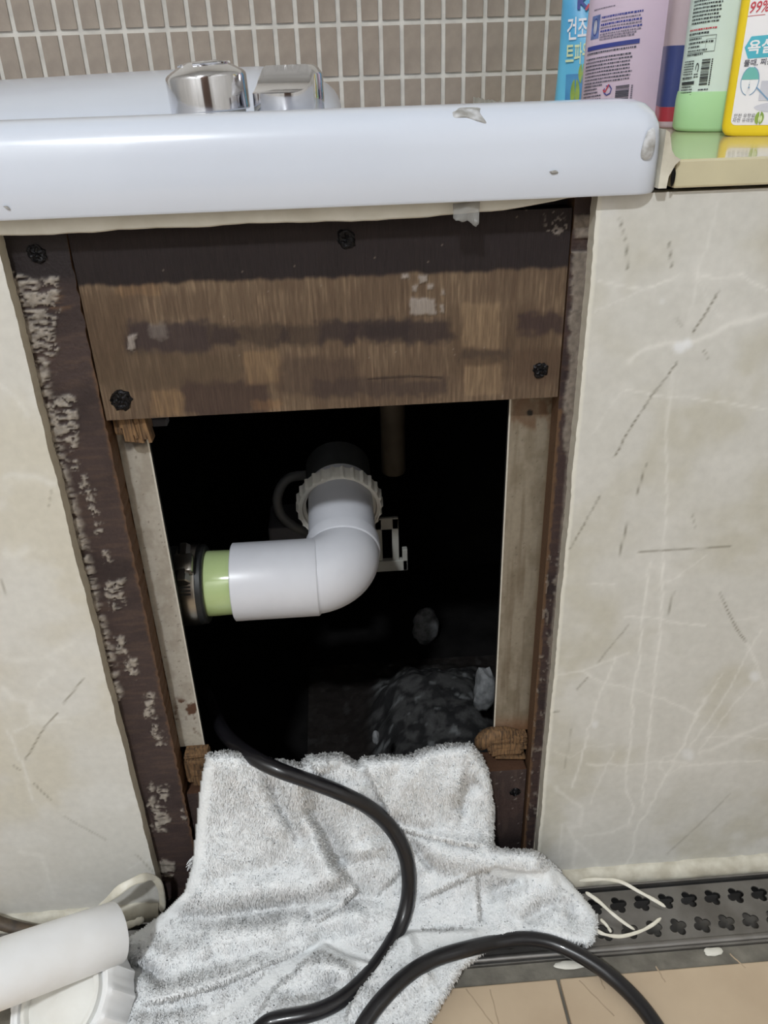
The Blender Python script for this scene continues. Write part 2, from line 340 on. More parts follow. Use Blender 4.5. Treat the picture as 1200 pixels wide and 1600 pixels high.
def veins_left(px, py, P):
    n1 = fbm(P[:, 0] * 12 + 31, P[:, 2] * 12, 4, 13); n2 = fbm(P[:, 0] * 30, P[:, 2] * 30, 4, 19)
    c = np.tile(lin((211, 209, 203)), (len(px), 1)); c = mixc(c, (205, 199, 182), sstep(0.45, 0.7, n1) * 0.6); c = mixc(c, (220, 219, 215), sstep(0.5, 0.72, n2) * 0.5)
    wx = (fbm(P[:, 0] * 110, P[:, 2] * 110, 3, 15) - 0.5) * 9; wy = (fbm(P[:, 0] * 110 + 9, P[:, 2] * 110, 3, 16) - 0.5) * 9
    qx, qy = px + wx, py + wy
    def z6(l): return [(a / 2.909, 700 + b / 2.909) for a, b in l]
    for pl, w, k in ((z6([(35, 1290), (100, 1440), (150, 1600)]), 2, .5), (z6([(20, 130), (60, 120), (170, 135), (240, 160)]), 5, .45), (z6([(30, 470), (60, 500), (120, 455)]), 7, .5),
                     (z6([(20, 960), (120, 960), (200, 950), (330, 890)]), 4, .4), (z6([(20, 1090), (60, 1140), (140, 1150), (145, 1230), (280, 1220)]), 5, .5), (z6([(250, 1010), (180, 1060), (170, 1080)]), 3, .45), (z6([(60, 1290), (150, 1245), (320, 1250)]), 1.8, .4),
                     ([(0, 600), (25, 620), (45, 650)], 3, .4), ([(30, 1330), (65, 1340), (85, 1400)], 2.5, .45), ([(200, 1360), (235, 1340)], 1.8, .4)):
        d, _, _ = poly_dist(qx, qy, pl); c = mixc(c, (228, 227, 222), k * np.exp(-(d / w) ** 2) + .2 * k * np.exp(-(d / (w * 5)) ** 2))
    for pl, k in ((z6([(380, 1045), (340, 1100), (290, 1160)]), .9), (z6([(260, 1205), (200, 1270), (150, 1360), (115, 1415)]), .9), (z6([(155, 1525), (230, 1600)]), .7), (z6([(235, 175), (222, 270)]), .6), (z6([(0, 600), (30, 665)]), .6),
                  (z6([(60, 1440), (90, 1465)]), .6), ([(213, 1335), (240, 1363)], .5), ([(230, 1388), (238, 1418)], .5), ([(100, 1275), (165, 1312)], .4)):
        d, _, _ = poly_dist(px + wx * .3, py + wy * .3, pl); c = mixc(c, (112, 104, 84), k * .8 * np.exp(-(d / 1.2) ** 2))
    return c
wall_front = tag(empty('wall_front'), 'beige veined marble cladding of the bath front', kind='structure')
TT = 0.011
def ragged_l(X, Z):   # chipped right-hand edge of the left slab
    e = sstep(-0.19, -0.178, X); return X + e * ((vnoise(Z * 60, Z * 0 + 3, 4) - 0.5) * 0.0009 + (vnoise(Z * 400, Z * 0, 8) - 0.5) * 0.0004)
def ragged_r(X, Z):
    e = 1 - sstep(0.147, 0.157, X); return X + e * ((vnoise(Z * 50, Z * 0 + 3, 14) - 0.5) * 0.0008 + (vnoise(Z * 300, Z * 0, 18) - 0.5) * 0.0005)
panel('marble_tile', -0.478, -0.178, 0.0, 0.568, 0.0, TT, 0.0017, veins_left, 'marble', wall_front, edge=ragged_l, edgecol=(206, 197, 178))
panel('marble_tile', 0.147, 0.447, 0.0, 0.5685, 0.0, TT, 0.0016, veins_right, 'marble', wall_front, edge=ragged_r, edgecol=(206, 200, 186))
for x0, x1 in ((-0.78, -0.48), (-1.06, -0.782), (0.449, 0.66)):
    panel('marble_tile', x0, x1, 0.0, 0.568, 0.0, TT, 0.006, veins_left, 'marble', wall_front)
# mortar bed and backing board behind the slabs
for x0, x1 in ((-1.06, -0.196), (0.165, 0.66)):
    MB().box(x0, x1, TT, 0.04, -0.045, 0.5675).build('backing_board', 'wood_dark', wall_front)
# lumpy white sealant along the foot of the slabs
def bead(name, x0, x1, y, z, ry, rz, m, seed, step=0.004):
    n = int((x1 - x0) / step); xs = np.linspace(x0, x1, n); secs = []
    for i, xx in enumerate(xs):
        k = 0.8 + 0.45 * vnoise(np.array(xx * 70), np.array(seed * 3.1), seed); k2 = 0.85 + 0.3 * vnoise(np.array(xx * 160), np.array(seed * 1.7), seed + 3)
        a = np.linspace(0, math.pi / 2, 7); ys = y - ry * k * np.sin(a); zs = z + rz * k2 * np.cos(a)
        secs.append([(xx, y + 0.002, z + rz * k2)] + [(xx, float(p), float(q)) for p, q in zip(ys, zs)] + [(xx, y - ry * k, z - 0.004), (xx, y + 0.002, z - 0.004)])
    return recalc(MB().loft([s[::-1] for s in secs]).build(name, m, None, True))
tag(bead('trim_1', 0.170, 0.655, 0.0, -0.0025, 0.0085, 0.0125, 'sealant', 2), 'off-white sealant along the foot of the right marble slab', kind='structure')
tag(bead('trim_2', -1.05, -0.181, 0.0, -0.0025, 0.0085, 0.0125, 'sealant', 5), 'off-white sealant along the foot of the left marble slab', kind='structure')
# dark band of bare mortar under the opening
MB().box(-0.196, 0.165, 0.0105, 0.04, -0.045, -0.002).build('mortar_strip', 'wood_dark', wall_front)

# ------------------------------------------------------------------ linear drain with clover holes
drain = tag(empty('floor_drain', (0, -0.043, 0)), 'long brushed steel floor drain with clover holes at the bath foot', 'drain')
def local(o, root): o.parent = root; o.matrix_parent_inverse = Matrix.Translation(root.location).inverted(); return o
def clover(cx, cy, r, rot):
    pts = []
    for k in range(4):
        a0 = rot + k * math.pi / 2; lx, ly = cx + 0.58 * r * math.cos(a0), cy + 0.58 * r * math.sin(a0)
        for t in np.linspace(-1.9, 1.9, 9): pts.append((lx + 0.46 * r * math.cos(a0 + t), ly + 0.46 * r * math.sin(a0 + t)))
    return pts
cu = bpy.data.curves.new('grate', 'CURVE'); cu.dimensions = '2D'; cu.fill_mode = 'BOTH'; cu.extrude = 0.0007
def spl(pts):
    s = cu.splines.new('POLY'); s.points.add(len(pts) - 1); s.use_cyclic_u = True
    for p, q in zip(s.points, pts): p.co = (q[0], q[1], 0, 1)
spl([(-1.0, -0.0655), (0.64, -0.0655), (0.64, -0.0165), (-1.0, -0.0165)])
for k in range(-58, 19):
    for row, off in ((-0.0298, 0.0), (-0.0535, 0.0)):
        x = (0.2536 if row > -0.04 else 0.2553 - 0.0) + k * 0.0206
        if -0.985 < x < 0.625: spl(clover(x, row, 0.0075, math.radians(20)))
co = bpy.data.objects.new('tmp', cu); COL.objects.link(co); bpy.context.view_layer.update()
gm = bpy.data.meshes.new_from_object(co.evaluated_get(bpy.context.evaluated_depsgraph_get())); bpy.data.objects.remove(co)
gm.materials.clear(); gm.materials.append(MATS['steel'])
go = bpy.data.objects.new('grate', gm); COL.objects.link(go); go.location = (0, 0, -0.0022); local(go, drain)
local(MB().tube([(-1.0, -0.0668, -0.0032), (0.64, -0.0668, -0.0032)], 0.0032, 12).build('front_rail', 'steel', None, True), drain)
local(MB().box(-1.0, 0.64, -0.0165, -0.0130, -0.02, -0.0034).build('back_rail', 'trough_dark'), drain)
local(MB().box(-1.0, 0.64, -0.0130, -0.0110, -0.02, 0.0004, bev=0.0004).build('frame_edge', 'steel'), drain)
local(MB().box(-1.0, 0.64, -0.0722, -0.0700, -0.02, -0.0015, bev=0.0004).build('frame_edge', 'steel'), drain)
tr = MB()
tr.box(-1.0, 0.64, -0.070, -0.0165, -0.022, -0.018).box(-1.0, 0.64, -0.0722, -0.0705, -0.036, -0.0205).box(-1.0, 0.64, -0.0125, -0.0110, -0.036, -0.0205)
local(tr.build('trough', 'steel'), drain)

# ================================================================== wooden access frame
frame = tag(empty('access_frame', (0, 0.02, 0)), 'dark stained plywood frame with adhesive residue around the open access hole', 'frame')
def in_frame(o): return local(o, frame)
def band(px, py, x0, x1, y0, y1, s=5, wob=8, seed=0):
    q = max(5.0, min(22.0, .35 * min(x1 - x0, y1 - y0) + 2)); wx = (fbm(px / q, py / q, 3, seed) - .5) * wob * 2; wy = (fbm(px / q + 50, py / q, 3, seed + 5) - .5) * wob * 2
    x, y = px + wx, py + wy
    return sstep(x0 - s, x0 + s, x) * (1 - sstep(x1 - s, x1 + s, x)) * sstep(y0 - s, y0 + s, y) * (1 - sstep(y1 - s, y1 + s, y))
PLASTER = [(640, 680, 466, 492), (628, 640, 428, 436), (655, 668, 430, 442), (668, 676, 444, 452), (688, 693, 476, 488), (646, 652, 445, 455), (690, 694, 452, 460)]
def plaster_mask(px, py):
    m = np.zeros(px.shape)
    for i, (a, b, c, d) in enumerate(PLASTER): m = np.maximum(m, band(px, py, a, b, c, d, 2, 5 if b - a > 20 else 3, 40 + i))
    m = np.maximum(m, band(px, py, 202, 212, 522, 546, 2, 5, 60)); m = np.maximum(m, 0.35 * band(px, py, 235, 262, 505, 528, 4, 8, 61))
    m = np.maximum(m, 0.7 * band(px, py, 850, 886, 338, 362, 3, 12, 62) * (vnoise(px / 4, py / 4, 3) > .5))
    return m
def ply_col(px, py, P):
    g = fbm(P[:, 0] * 1400, P[:, 2] * 60, 3, 2); big = fbm(P[:, 0] * 30, P[:, 2] * 30, 4, 7)
    c = np.tile(lin((108, 91, 74)), (len(px), 1)); c = mixc(c, (140, 119, 97), sstep(.5, .8, g) * .7); c = mixc(c, (92, 74, 60), sstep(.52, .3, g) * .7)
    c = mixc(c, (82, 66, 54), sstep(.35, .65, big) * .5)
    for x0, x1, y0, y1, k, cc in ((195, 330, 505, 552, .9, (60, 50, 50)), (325, 505, 508, 540, .8, (70, 58, 50)), (330, 372, 510, 540, .7, (56, 46, 46)), (495, 708, 500, 534, .92, (58, 48, 46)), (570, 640, 504, 530, .6, (48, 40, 40)), (436, 452, 508, 538, .8, (54, 44, 42)), (542, 556, 505, 534, .8, (52, 42, 42)),
                                  (700, 870, 480, 590, .5, (84, 68, 54)), (808, 880, 488, 522, .85, (60, 47, 46)), (140, 380, 548, 610, .55, (84, 70, 56)), (440, 560, 560, 615, .65, (76, 62, 54)), (287, 420, 598, 650, .75, (66, 52, 48)),
                                  (490, 700, 592, 620, .7, (66, 54, 50)), (720, 800, 545, 562, .7, (70, 58, 50)), (800, 875, 545, 600, .45, (80, 62, 50)), (125, 200, 455, 600, .5, (82, 66, 52)), (250, 330, 455, 500, .45, (84, 68, 56))):
        c = mixc(c, cc, k * band(px, py, x0, x1, y0, y1, 7, 10, int(x0 + y0)))
    for x0, x1, y0, y1, k, cc in ((722, 782, 474, 545, .8, (138, 116, 92)), (725, 784, 571, 618, .75, (138, 116, 92)), (382, 436, 548, 600, .75, (132, 108, 82)), (235, 285, 610, 650, .7, (134, 108, 80)), (180, 250, 440, 462, .3, (150, 116, 82)), (880, 892, 470, 615, .2, (90, 70, 60)), (395, 440, 625, 640, .5, (136, 104, 74))):
        m = k * band(px, py, x0, x1, y0, y1, 4, 6, int(x0 + y1)); c = mixc(c, cc, m * (0.55 + 0.45 * sstep(.4, .7, g)))
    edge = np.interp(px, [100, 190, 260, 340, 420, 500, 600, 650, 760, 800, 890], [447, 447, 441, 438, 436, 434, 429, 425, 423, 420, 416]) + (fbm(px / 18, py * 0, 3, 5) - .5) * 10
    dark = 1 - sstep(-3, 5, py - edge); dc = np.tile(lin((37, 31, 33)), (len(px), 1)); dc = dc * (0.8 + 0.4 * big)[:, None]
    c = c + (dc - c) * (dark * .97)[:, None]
    d, _, _ = poly_dist(px, py, [(575, 592), (640, 588), (690, 590)]); c = mixc(c, (36, 28, 26), .8 * np.exp(-(d / 1.6) ** 2))
    c = mixc(c, (150, 141, 134), plaster_mask(px, py) * .85)
    sp = (vnoise(px / 2.2, py / 2.2, 91) > .985); c = mixc(c, (140, 128, 116), sp * .5)
    return c
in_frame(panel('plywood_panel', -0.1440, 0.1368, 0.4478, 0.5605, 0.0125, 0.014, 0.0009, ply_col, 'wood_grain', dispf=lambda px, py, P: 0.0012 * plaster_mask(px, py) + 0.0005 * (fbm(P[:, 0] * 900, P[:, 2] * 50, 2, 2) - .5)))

def res_left(px, py, P):
    """old tile adhesive, combed in short horizontal ridges next to the tile edge"""
    e = P[:, 0] + 0.180          # metres right of the tile edge
    w = np.interp(py, [420, 440, 560, 620, 700, 850, 1000, 1085, 1100, 1180, 1260, 1420], [0, .012, .010, .0045, .005, .0055, .0055, .005, .0, .0, .0, .0])
    n = fbm(px / 9, py / 7, 3, 21); comb = 0.5 + 0.5 * np.sin(py / 17.0 * 2 * math.pi / 1.5 + n * 2)
    m = sstep(0.004, -0.001, e - w * (0.55 + 0.9 * n)) * (0.5 + .5 * sstep(.15, .5, comb + .4 * n)) * (py > 425) * (py < 1095)
    top = band(px, py, 40, 92, 432, 560, 4, 16, 8) * (fbm(px / 14, py / 6, 3, 33) > .40); m = np.maximum(m, top * .9)
    for i, (a, b, c, d) in enumerate([(82, 120, 618, 692), (60, 72, 590, 640), (168, 192, 905, 955), (200, 216, 1026, 1058), (196, 204, 1030, 1050), (180, 196, 995, 1020), (128, 136, 740, 770), (138, 146, 765, 795), (150, 160, 815, 838), (143, 150, 790, 806), (165, 174, 858, 880), (226, 240, 1085, 1120), (238, 244, 1120, 1150), (246, 258, 1145, 1165),
                                      (232, 244, 1225, 1262), (248, 262, 1228, 1250), (240, 262, 1260, 1296), (285, 292, 1265, 1282), (246, 272, 1345, 1372), (110, 118, 690, 706), (112, 122, 720, 735)]):
        m = np.maximum(m, band(px, py, a, b, c, d, 2.5, 9, 70 + i) * (fbm(px / 6, py / 6, 3, 50 + i) > .36))
    m = m * sstep(.36, .46, fbm(px / 16, py / 4.5, 3, 303)); return np.clip(m, 0, 1)
def plankL_col(px, py, P):
    g = fbm(P[:, 0] * 70, P[:, 2] * 500, 3, 41); big = fbm(P[:, 0] * 25, P[:, 2] * 35, 4, 42)
    c = np.tile(lin((66, 54, 52)), (len(px), 1)); c = mixc(c, (84, 68, 60), sstep(.45, .75, g) * .6); c = mixc(c, (48, 39, 39), sstep(.45, .75, big) * .8)
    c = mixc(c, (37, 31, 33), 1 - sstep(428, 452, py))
    c = mixc(c, (104, 78, 56), .6 * band(px, py, 78, 112, 450, 485, 6, 8, 4) * sstep(.45, .7, g))
    c = mixc(c, (106, 78, 54), sstep(-.1470, -.1450, P[:, 0] + (vnoise(px / 5, py / 5, 6) - .5) * .002) * (py > 560) * .6)
    r = res_left(px, py, P); rc = np.tile(lin((158, 150, 140)), (len(px), 1)) * (0.6 + .7 * fbm(px / 5, py / 5, 2, 77))[:, None]
    return c + (rc - c) * (r * .9)[:, None]
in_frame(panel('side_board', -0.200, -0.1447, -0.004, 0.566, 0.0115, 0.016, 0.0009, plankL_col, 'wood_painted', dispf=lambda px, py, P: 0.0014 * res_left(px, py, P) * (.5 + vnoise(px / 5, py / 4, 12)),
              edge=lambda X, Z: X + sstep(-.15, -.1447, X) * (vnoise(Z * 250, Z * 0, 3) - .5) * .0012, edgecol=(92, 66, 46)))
def res_right(px, py, P):
    e = 0.1478 - P[:, 0]
    w = np.interp(py, [330, 345, 380, 390, 450, 560, 690, 720, 900, 1000, 1150], [0, .008, .006, .009, .008, .0065, .005, .0018, .0012, .002, .001])
    n = fbm(px / 10, py / 10, 3, 121)
    m = sstep(.0008, -.0008, e - w * (.6 + .8 * n)) * (py > 335)
    m = np.maximum(m, band(px, py, 895, 925, 338, 372, 3, 8, 9) * .9); m = np.where((py > 372) & (py < 392), m * .1, m)
    m = np.maximum(m, (fbm(px / 5, py / 9, 3, 131) > .66) * (py > 860) * .7)
    return np.clip(m, 0, 1)
def plankR_col(px, py, P):
    g = fbm(P[:, 0] * 70, P[:, 2] * 500, 3, 141); big = fbm(P[:, 0] * 60, P[:, 2] * 30, 3, 142)
    c = np.tile(lin((60, 47, 46)), (len(px), 1)); c = mixc(c, (44, 35, 36), sstep(.4, .7, big)); c = mixc(c, (80, 62, 54), sstep(.5, .8, g) * .5)
    c = mixc(c, (100, 76, 54), (1 - sstep(.1392, .1404, P[:, 0] + (vnoise(px / 5, py / 6, 6) - .5) * .002)) * (py > 640) * .8)
    r = res_right(px, py, P); rc = np.tile(lin((128, 119, 110)), (len(px), 1)) * (0.6 + .7 * fbm(px / 5, py / 5, 2, 177))[:, None]
    return c + (rc - c) * (r * .85)[:, None]
in_frame(panel('side_board', 0.1378, 0.1680, -0.004, 0.566, 0.0125, 0.015, 0.0009, plankR_col, 'wood_painted', dispf=lambda px, py, P: .0018 * res_right(px, py, P), edgecol=(88, 64, 46)))
in_frame(MB().box(-0.21, 0.17, 0.028, 0.05, 0.50, 0.600).build('top_rail', 'wood_dark'))
def rail_col(px, py, P):
    g = fbm(P[:, 0] * 400, P[:, 2] * 60, 3, 241); big = fbm(P[:, 0] * 40, P[:, 2] * 40, 3, 242)
    c = np.tile(lin((62, 51, 49)), (len(px), 1)); c = mixc(c, (84, 70, 64), sstep(.45, .75, g) * .5); c = mixc(c, (76, 58, 54), sstep(.4, .7, big) * .4)
    c = mixc(c, (40, 33, 33), 1 - sstep(.03, .05, P[:, 2])); c = mixc(c, (150, 146, 140), (vnoise(px / 3, py / 3, 5) > .94) * .5)
    return c
in_frame(panel('bottom_rail', -0.1436, 0.1366, -0.004, 0.1190, 0.0165, 0.022, 0.0012, rail_col, 'wood_painted', edgecol=(84, 60, 46)))
# splintered ends of broken boards
def splinters(x0, x1, y, z0, z1, n, seed, horizontal=False):
    R = np.random.default_rng(seed); b = MB()
    for i in range(n):
        t = R.uniform(0, 1); w = R.uniform(.0012, .0034); d = R.uniform(.002, .007)
        if horizontal:
            za = z0 + t * (z1 - z0); xa = x0 + R.uniform(0, .25) * (x1 - x0); xb = x1 - R.uniform(0, .3) * (x1 - x0)
            b.box(xa, xb, y - d, y + .004, za, za + w, bev=.0003, mtx=Matrix.Translation((xa, 0, za)) @ Matrix.Rotation(R.normal(0, .10), 4, 'Y') @ Matrix.Translation((-xa, 0, -za)))
        else:
            xa = x0 + t * (x1 - x0); za = z0 + R.uniform(0, .55) * (z1 - z0)
            b.box(xa, xa + w, y - d, y + .004, za, z1, bev=.0003, mtx=Matrix.Translation((xa, 0, z1)) @ Matrix.Rotation(R.normal(0, .08), 4, 'Y') @ Matrix.Translation((-xa, 0, -z1)))
    return b
o = in_frame(splinters(-0.142, -0.124, 0.024, 0.428, 0.450, 34, 4).build('broken_wood_edge', 'wood_raw')); o['label'] = 'raw splintered wood at the upper corner'
b_ = MB().box(-0.1432, -0.121, 0.02, 0.032, 0.434, 0.449, bev=.002); in_frame(b_.build('wood_block', 'wood_raw'))
o = in_frame(splinters(0.104, 0.1368, 0.026, 0.1265, 0.150, 30, 5, True).build('broken_wood_edge', 'wood_raw')); o['label'] = 'raw splintered wood above the lower rail'
in_frame(MB().tube(catmull([(0.100, .031, .135), (.105, .028, .146), (.116, .028, .149), (.126, .03, .146), (.138, .03, .139)], 6), [.006, .007, .008, .0088, .009, .009, .0092, .0092, .009, .009, .009, .0088, .0085, .008, .0078, .0075, .007, .007, .007, .0068, .0065, .006, .006, .006, .006], 10, flat=.8).build('splintered_stick', 'wood_raw', None, True, 50))
o = in_frame(splinters(-0.142, -0.120, 0.026, 0.124, 0.158, 16, 6, True).build('broken_wood_edge', 'wood_raw'))
in_frame(MB().box(-0.1435, -0.128, 0.022, 0.036, 0.124, 0.150, bev=.003).build('wood_block', 'wood_raw'))
# screws: dark sunken heads with torn wood rims
mat('screw_black', (30, 29, 32), rough=0.35, metal=0.7, var=0.4, vscale=400, bump=0.8, bscale=600)
def screw(px, py, y, r):
    p = onY(px, py, y); b = MB(); R = np.random.default_rng(int(px)); a = np.linspace(0, 2 * math.pi, 18, endpoint=False); secs = []
    for k, (rr, h) in enumerate(((1.35, -.0004), (1.15, .0010), (.95, .0014), (.9, .0008), (.6, .0006), (.3, .0011), (.05, .0007))):
        q = r * rr * (1 + R.normal(0, .10, 18)); secs.append(np.stack([p[0] + q * np.cos(a), p[1] - h + R.normal(0, .00025, 18), p[2] + q * np.sin(a)], 1))
    in_frame(recalc(b.loft(secs, True, True).build('screw', 'screw_black', None, False)))
for px, py, y, r in ((541, 373, .0125, .0042), (58, 397, .0115, .0042), (189, 625, .0125, .0052), (844, 578, .0125, .0038), (805, 1237, .0165, .0035)): screw(px, py, y, r)

# ------------------------------------------------------------------ galvanised studs
def stud(name, label, xf0, xf1, z0, z1, inner, seed):
    root = tag(empty(name, ((xf0 + xf1) / 2, 0.03, z0)), label, 'stud')
    def cf(px, py, P):
        n = fbm(P[:, 0] * 120, P[:, 2] * 60, 4, seed); s = vnoise(P[:, 0] * 900, P[:, 2] * 900, seed + 2); st = fbm(P[:, 0] * 300, P[:, 2] * 20, 3, seed + 3)
        if inner > 0:
            c = np.tile(lin((172, 166, 156)), (len(px), 1)); c = mixc(c, (148, 140, 128), sstep(.45, .7, n) * .6); c = mixc(c, (96, 88, 78), (s > .93) * .6)
            ru = sstep(.50, .62, fbm(P[:, 0] * 160, P[:, 2] * 160, 4, 88)) * band(px, py, 270, 325, 1095, 1150, 6, 10, 3); c = mixc(c, (84, 56, 40), ru)
            c = mixc(c, (70, 62, 56), .9 * band(px, py, 190, 240, 650, 700, 5, 10, 2)); c = mixc(c, (188, 182, 168), .5 * sstep(1130, 1150, py))
        else:
            c = np.tile(lin((138, 129, 114)), (len(px), 1)); c = mixc(c, (118, 108, 92), sstep(.4, .7, n) * .8); c = mixc(c, (96, 82, 66), sstep(.5, .8, st) * .5); c = mixc(c, (70, 60, 52), (s > .95) * .5)
            c = mixc(c, (104, 86, 62), .6 * sstep(xf1 - .008, xf1 - .002, P[:, 0])); c = mixc(c, (96, 66, 44), .8 * band(px, py, 800, 870, 618, 668, 8, 10, 2) * sstep(.4, .6, n)); c = mixc(c, (120, 78, 46), .7 * (1 - sstep(.150, .172, P[:, 2])))
            d = np.hypot(px - 828, py - 645); c = mixc(c, (110, 96, 80), .7 * np.exp(-(d / 18) ** 2)); c = mixc(c, (18, 15, 13), 1 - sstep(4, 6, d))
        return c
    local(panel('front_flange', xf0, xf1, z0, z1, 0.030, 0.0012, 0.0009, cf, 'stud_metal'), root)
    xi = xf1 if inner > 0 else xf0
    local(panel('web', min(xi, xi - inner * .0012), max(xi, xi - inner * .0012), z0, z1, 0.0296, 0.0035, 0.0011, lambda px, py, P: np.tile(lin((196, 192, 182)), (len(px), 1)), 'stud_metal', edgecol=(60, 57, 52)), root)
    return root
stud('metal_stud', 'pale galvanised metal stud left of the opening beside the green pipe end', -0.1475, -0.1252, 0.158, 0.450, 1, 301)
stud('metal_stud', 'brownish galvanised metal stud right of the opening below the plywood corner', 0.1100, 0.1420, 0.150, 0.450, -1, 401)
in_frame(MB().box(-0.200, -0.1475, 0.0278, 0.044, -0.04, 0.5).build('back_post', 'wood_dark')); in_frame(MB().box(0.1435, 0.20, 0.0278, 0.044, -0.04, 0.5).build('back_post', 'wood_dark'))

# ------------------------------------------------------------------ inside the cavity
room_box('wall_cavity', LX0, LX1, 0.585, 0.61, -0.045, 0.35, 'under_dark')  # near-black sheet added over the pale wall base to keep the cavity dark
# rough cement mound
def mound():
    nx, ny = 110, 100; X, Y = np.meshgrid(np.linspace(-.06, .20, nx), np.linspace(.05, .36, ny))
    h = 0.060 * np.exp(-(((X - .085) / .075) ** 4)) * (1 - sstep(.24, .36, Y + .03 * (fbm(X * 25, Y * 25, 3, 3) - .5) * 2)) * sstep(.0, .07, X + .02 + .03 * (fbm(X * 30, Y * 30, 3, 8) - .5))
    h = h * (0.85 + .25 * fbm(X * 25, Y * 25, 3, 4)) + (fbm(X * 110, Y * 110, 3, 5) - .5) * .0035
    P = np.stack([X, Y, h - .040], -1).reshape(-1, 3); n = fbm(X * 90, Y * 90, 4, 6).ravel()
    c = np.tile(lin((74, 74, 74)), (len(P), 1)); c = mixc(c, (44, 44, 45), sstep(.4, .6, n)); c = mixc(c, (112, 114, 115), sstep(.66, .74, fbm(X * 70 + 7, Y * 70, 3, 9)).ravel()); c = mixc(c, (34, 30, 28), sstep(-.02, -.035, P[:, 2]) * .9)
    i = np.arange(nx * ny).reshape(ny, nx); f = np.stack([i[:-1, :-1], i[:-1, 1:], i[1:, 1:], i[1:, :-1]], -1).reshape(-1, 4)
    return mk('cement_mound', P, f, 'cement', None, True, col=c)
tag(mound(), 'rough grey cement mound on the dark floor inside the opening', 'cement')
def lump(name, c, r, seed, m, squash=(1, 1, 1), label=None, cat=None, parent=None):
    bm = bmesh.new(); bmesh.ops.create_icosphere(bm, subdivisions=3, radius=1.0); R = np.random.default_rng(seed); o3 = R.uniform(0, 50, 3)
    for v in bm.verts:
        k = 0.7 + .6 * float(fbm(np.array(v.co.x * 1.6 + o3[0]), np.array(v.co.y * 1.6 + v.co.z * 1.3 + o3[1]), 3, seed)); v.co = Vector((v.co.x * r * k * squash[0], v.co.y * r * k * squash[1], v.co.z * r * k * squash[2])) + Vector(c)
    o = MB().bm(bm).build(name, m, parent, True, 40)
    if label: tag(o, label, cat)
    return o
mat('plaster_lump', (138, 140, 142), rough=.9, rgb2=(96, 98, 100), vscale=120, bump=.7, bscale=150)
p = onZ(665, 985, -0.03); lump('plaster_lump', p + np.array([0, .0, .008]), .024, 3, 'plaster_lump', (.75, .7, 1.15), 'pale plaster lump standing alone on the dark cavity floor', 'plaster')
p = onY(757, 1078, .16); lump('plaster_lump', p, .020, 5, 'plaster_lump', (.6, .6, 1.3), 'pale plaster chunk leaning by the right stud inside the opening', 'plaster')
p = onY(587, 1152, .10); lump('plaster_lump', p, .006, 8, 'plaster_lump', (.6, .6, 1.5), 'small white plaster chip just above the towel edge', 'plaster')

# ================================================================== bathtub
tub = tag(empty('bathtub', (-0.41, 0.30, 0.0)), 'glossy white acrylic bathtub with a deep front rim above the opening', 'bathtub')
def in_tub(o, par=None): return local(o, tub)
def rrect(x0, x1, y0, y1, r, z, seg=7):
    pts = []
    for cx, cy, a0 in ((x1 - r, y1 - r, 0), (x0 + r, y1 - r, 90), (x0 + r, y0 + r, 180), (x1 - r, y0 + r, 270)):
        for t in np.linspace(0, 90, seg): a = math.radians(a0 + t); pts.append((cx + r * math.cos(a), cy + r * math.sin(a), z))
    return pts
TX0, TX1, TY0, TY1 = -1.02, 0.1785, -0.0095, 0.612
def tl(i, z, r=0.014): return [(x, y, q - (.030 * sstep(.10, .45, y) + .0085 * sstep(.02, .09, y)) * sstep(.59, .612, q)) for x, y, q in rrect(TX0 + i, TX1 - i, TY0 + i, TY1 - i, max(r, .004), z)]
prof = [(.006, .574, .01), (.006, .5695, .01), (.001, .5690, .013), (0, .5705, .014), (0, .588, .014), (.0003, .596, .014), (.0012, .6025, .014), (.0035, .608, .014), (.0075, .6122, .014), (.013, .6142, .013), (.022, .6148, .014), (.04, .6148, .014), (.07, .6148, .02), (.11, .6148, .03), (.165, .6148, .05), (.172, .6130, .05), (.178, .606, .05), (.20, .42, .05), (.215, .385, .05), (.235, .375, .05)]
o = MB().loft([tl(i, z, r) for i, z, r in prof], cap0=False, cap1=True).build('tub_shell', 'acrylic', None, True, 50); in_tub(o)
# raised back rest deck
secs = []
for x in np.concatenate([np.linspace(-.99, -.06, 24), -.05 + .064 * np.sin(np.linspace(0, math.pi / 2, 10))]):
    k = math.sqrt(max(0, 1 - (max(x + .05, 0) / .0645) ** 2)); zt = .6040 + (.0330 - .0045 * float(sstep(-.08, -.32, x))) * (.1 + .9 * k)
    y0 = .145 + .06 * (1 - k); ys = np.linspace(y0, .45, 26); tt_ = (ys - y0) / (.45 - y0); zz = .6000 + (zt - .6000) * np.sin(math.pi * np.clip(tt_, 0, 1) ** .8) ** .9
    secs.append([(x, float(p), float(q)) for p, q in zip(ys, zz)] + [(x, .45, .585), (x, y0, .585)])
in_tub(recalc(MB().loft(secs).build('back_rest', 'acrylic', None, True, 60)))
# lip of old sealant below the rim
n = 150; xs = np.linspace(-.9, .137, n); zb = .5600 + (fbm(xs * 40, xs * 0, 3, 3) - .5) * .003 + np.interp(xs, [-.9, .05, .10, .137], [0, .0, .0025, .0085]); secs = []
for x, z in zip(xs, zb): secs.append([(x, .0015, .571), (x, .0005, z + .0008), (x, .0015, z), (x, .0080, z), (x, .0080, .571)])
in_tub(recalc(MB().loft(secs).build('lip_sealant', 'sealant_old', None, True, 40)))
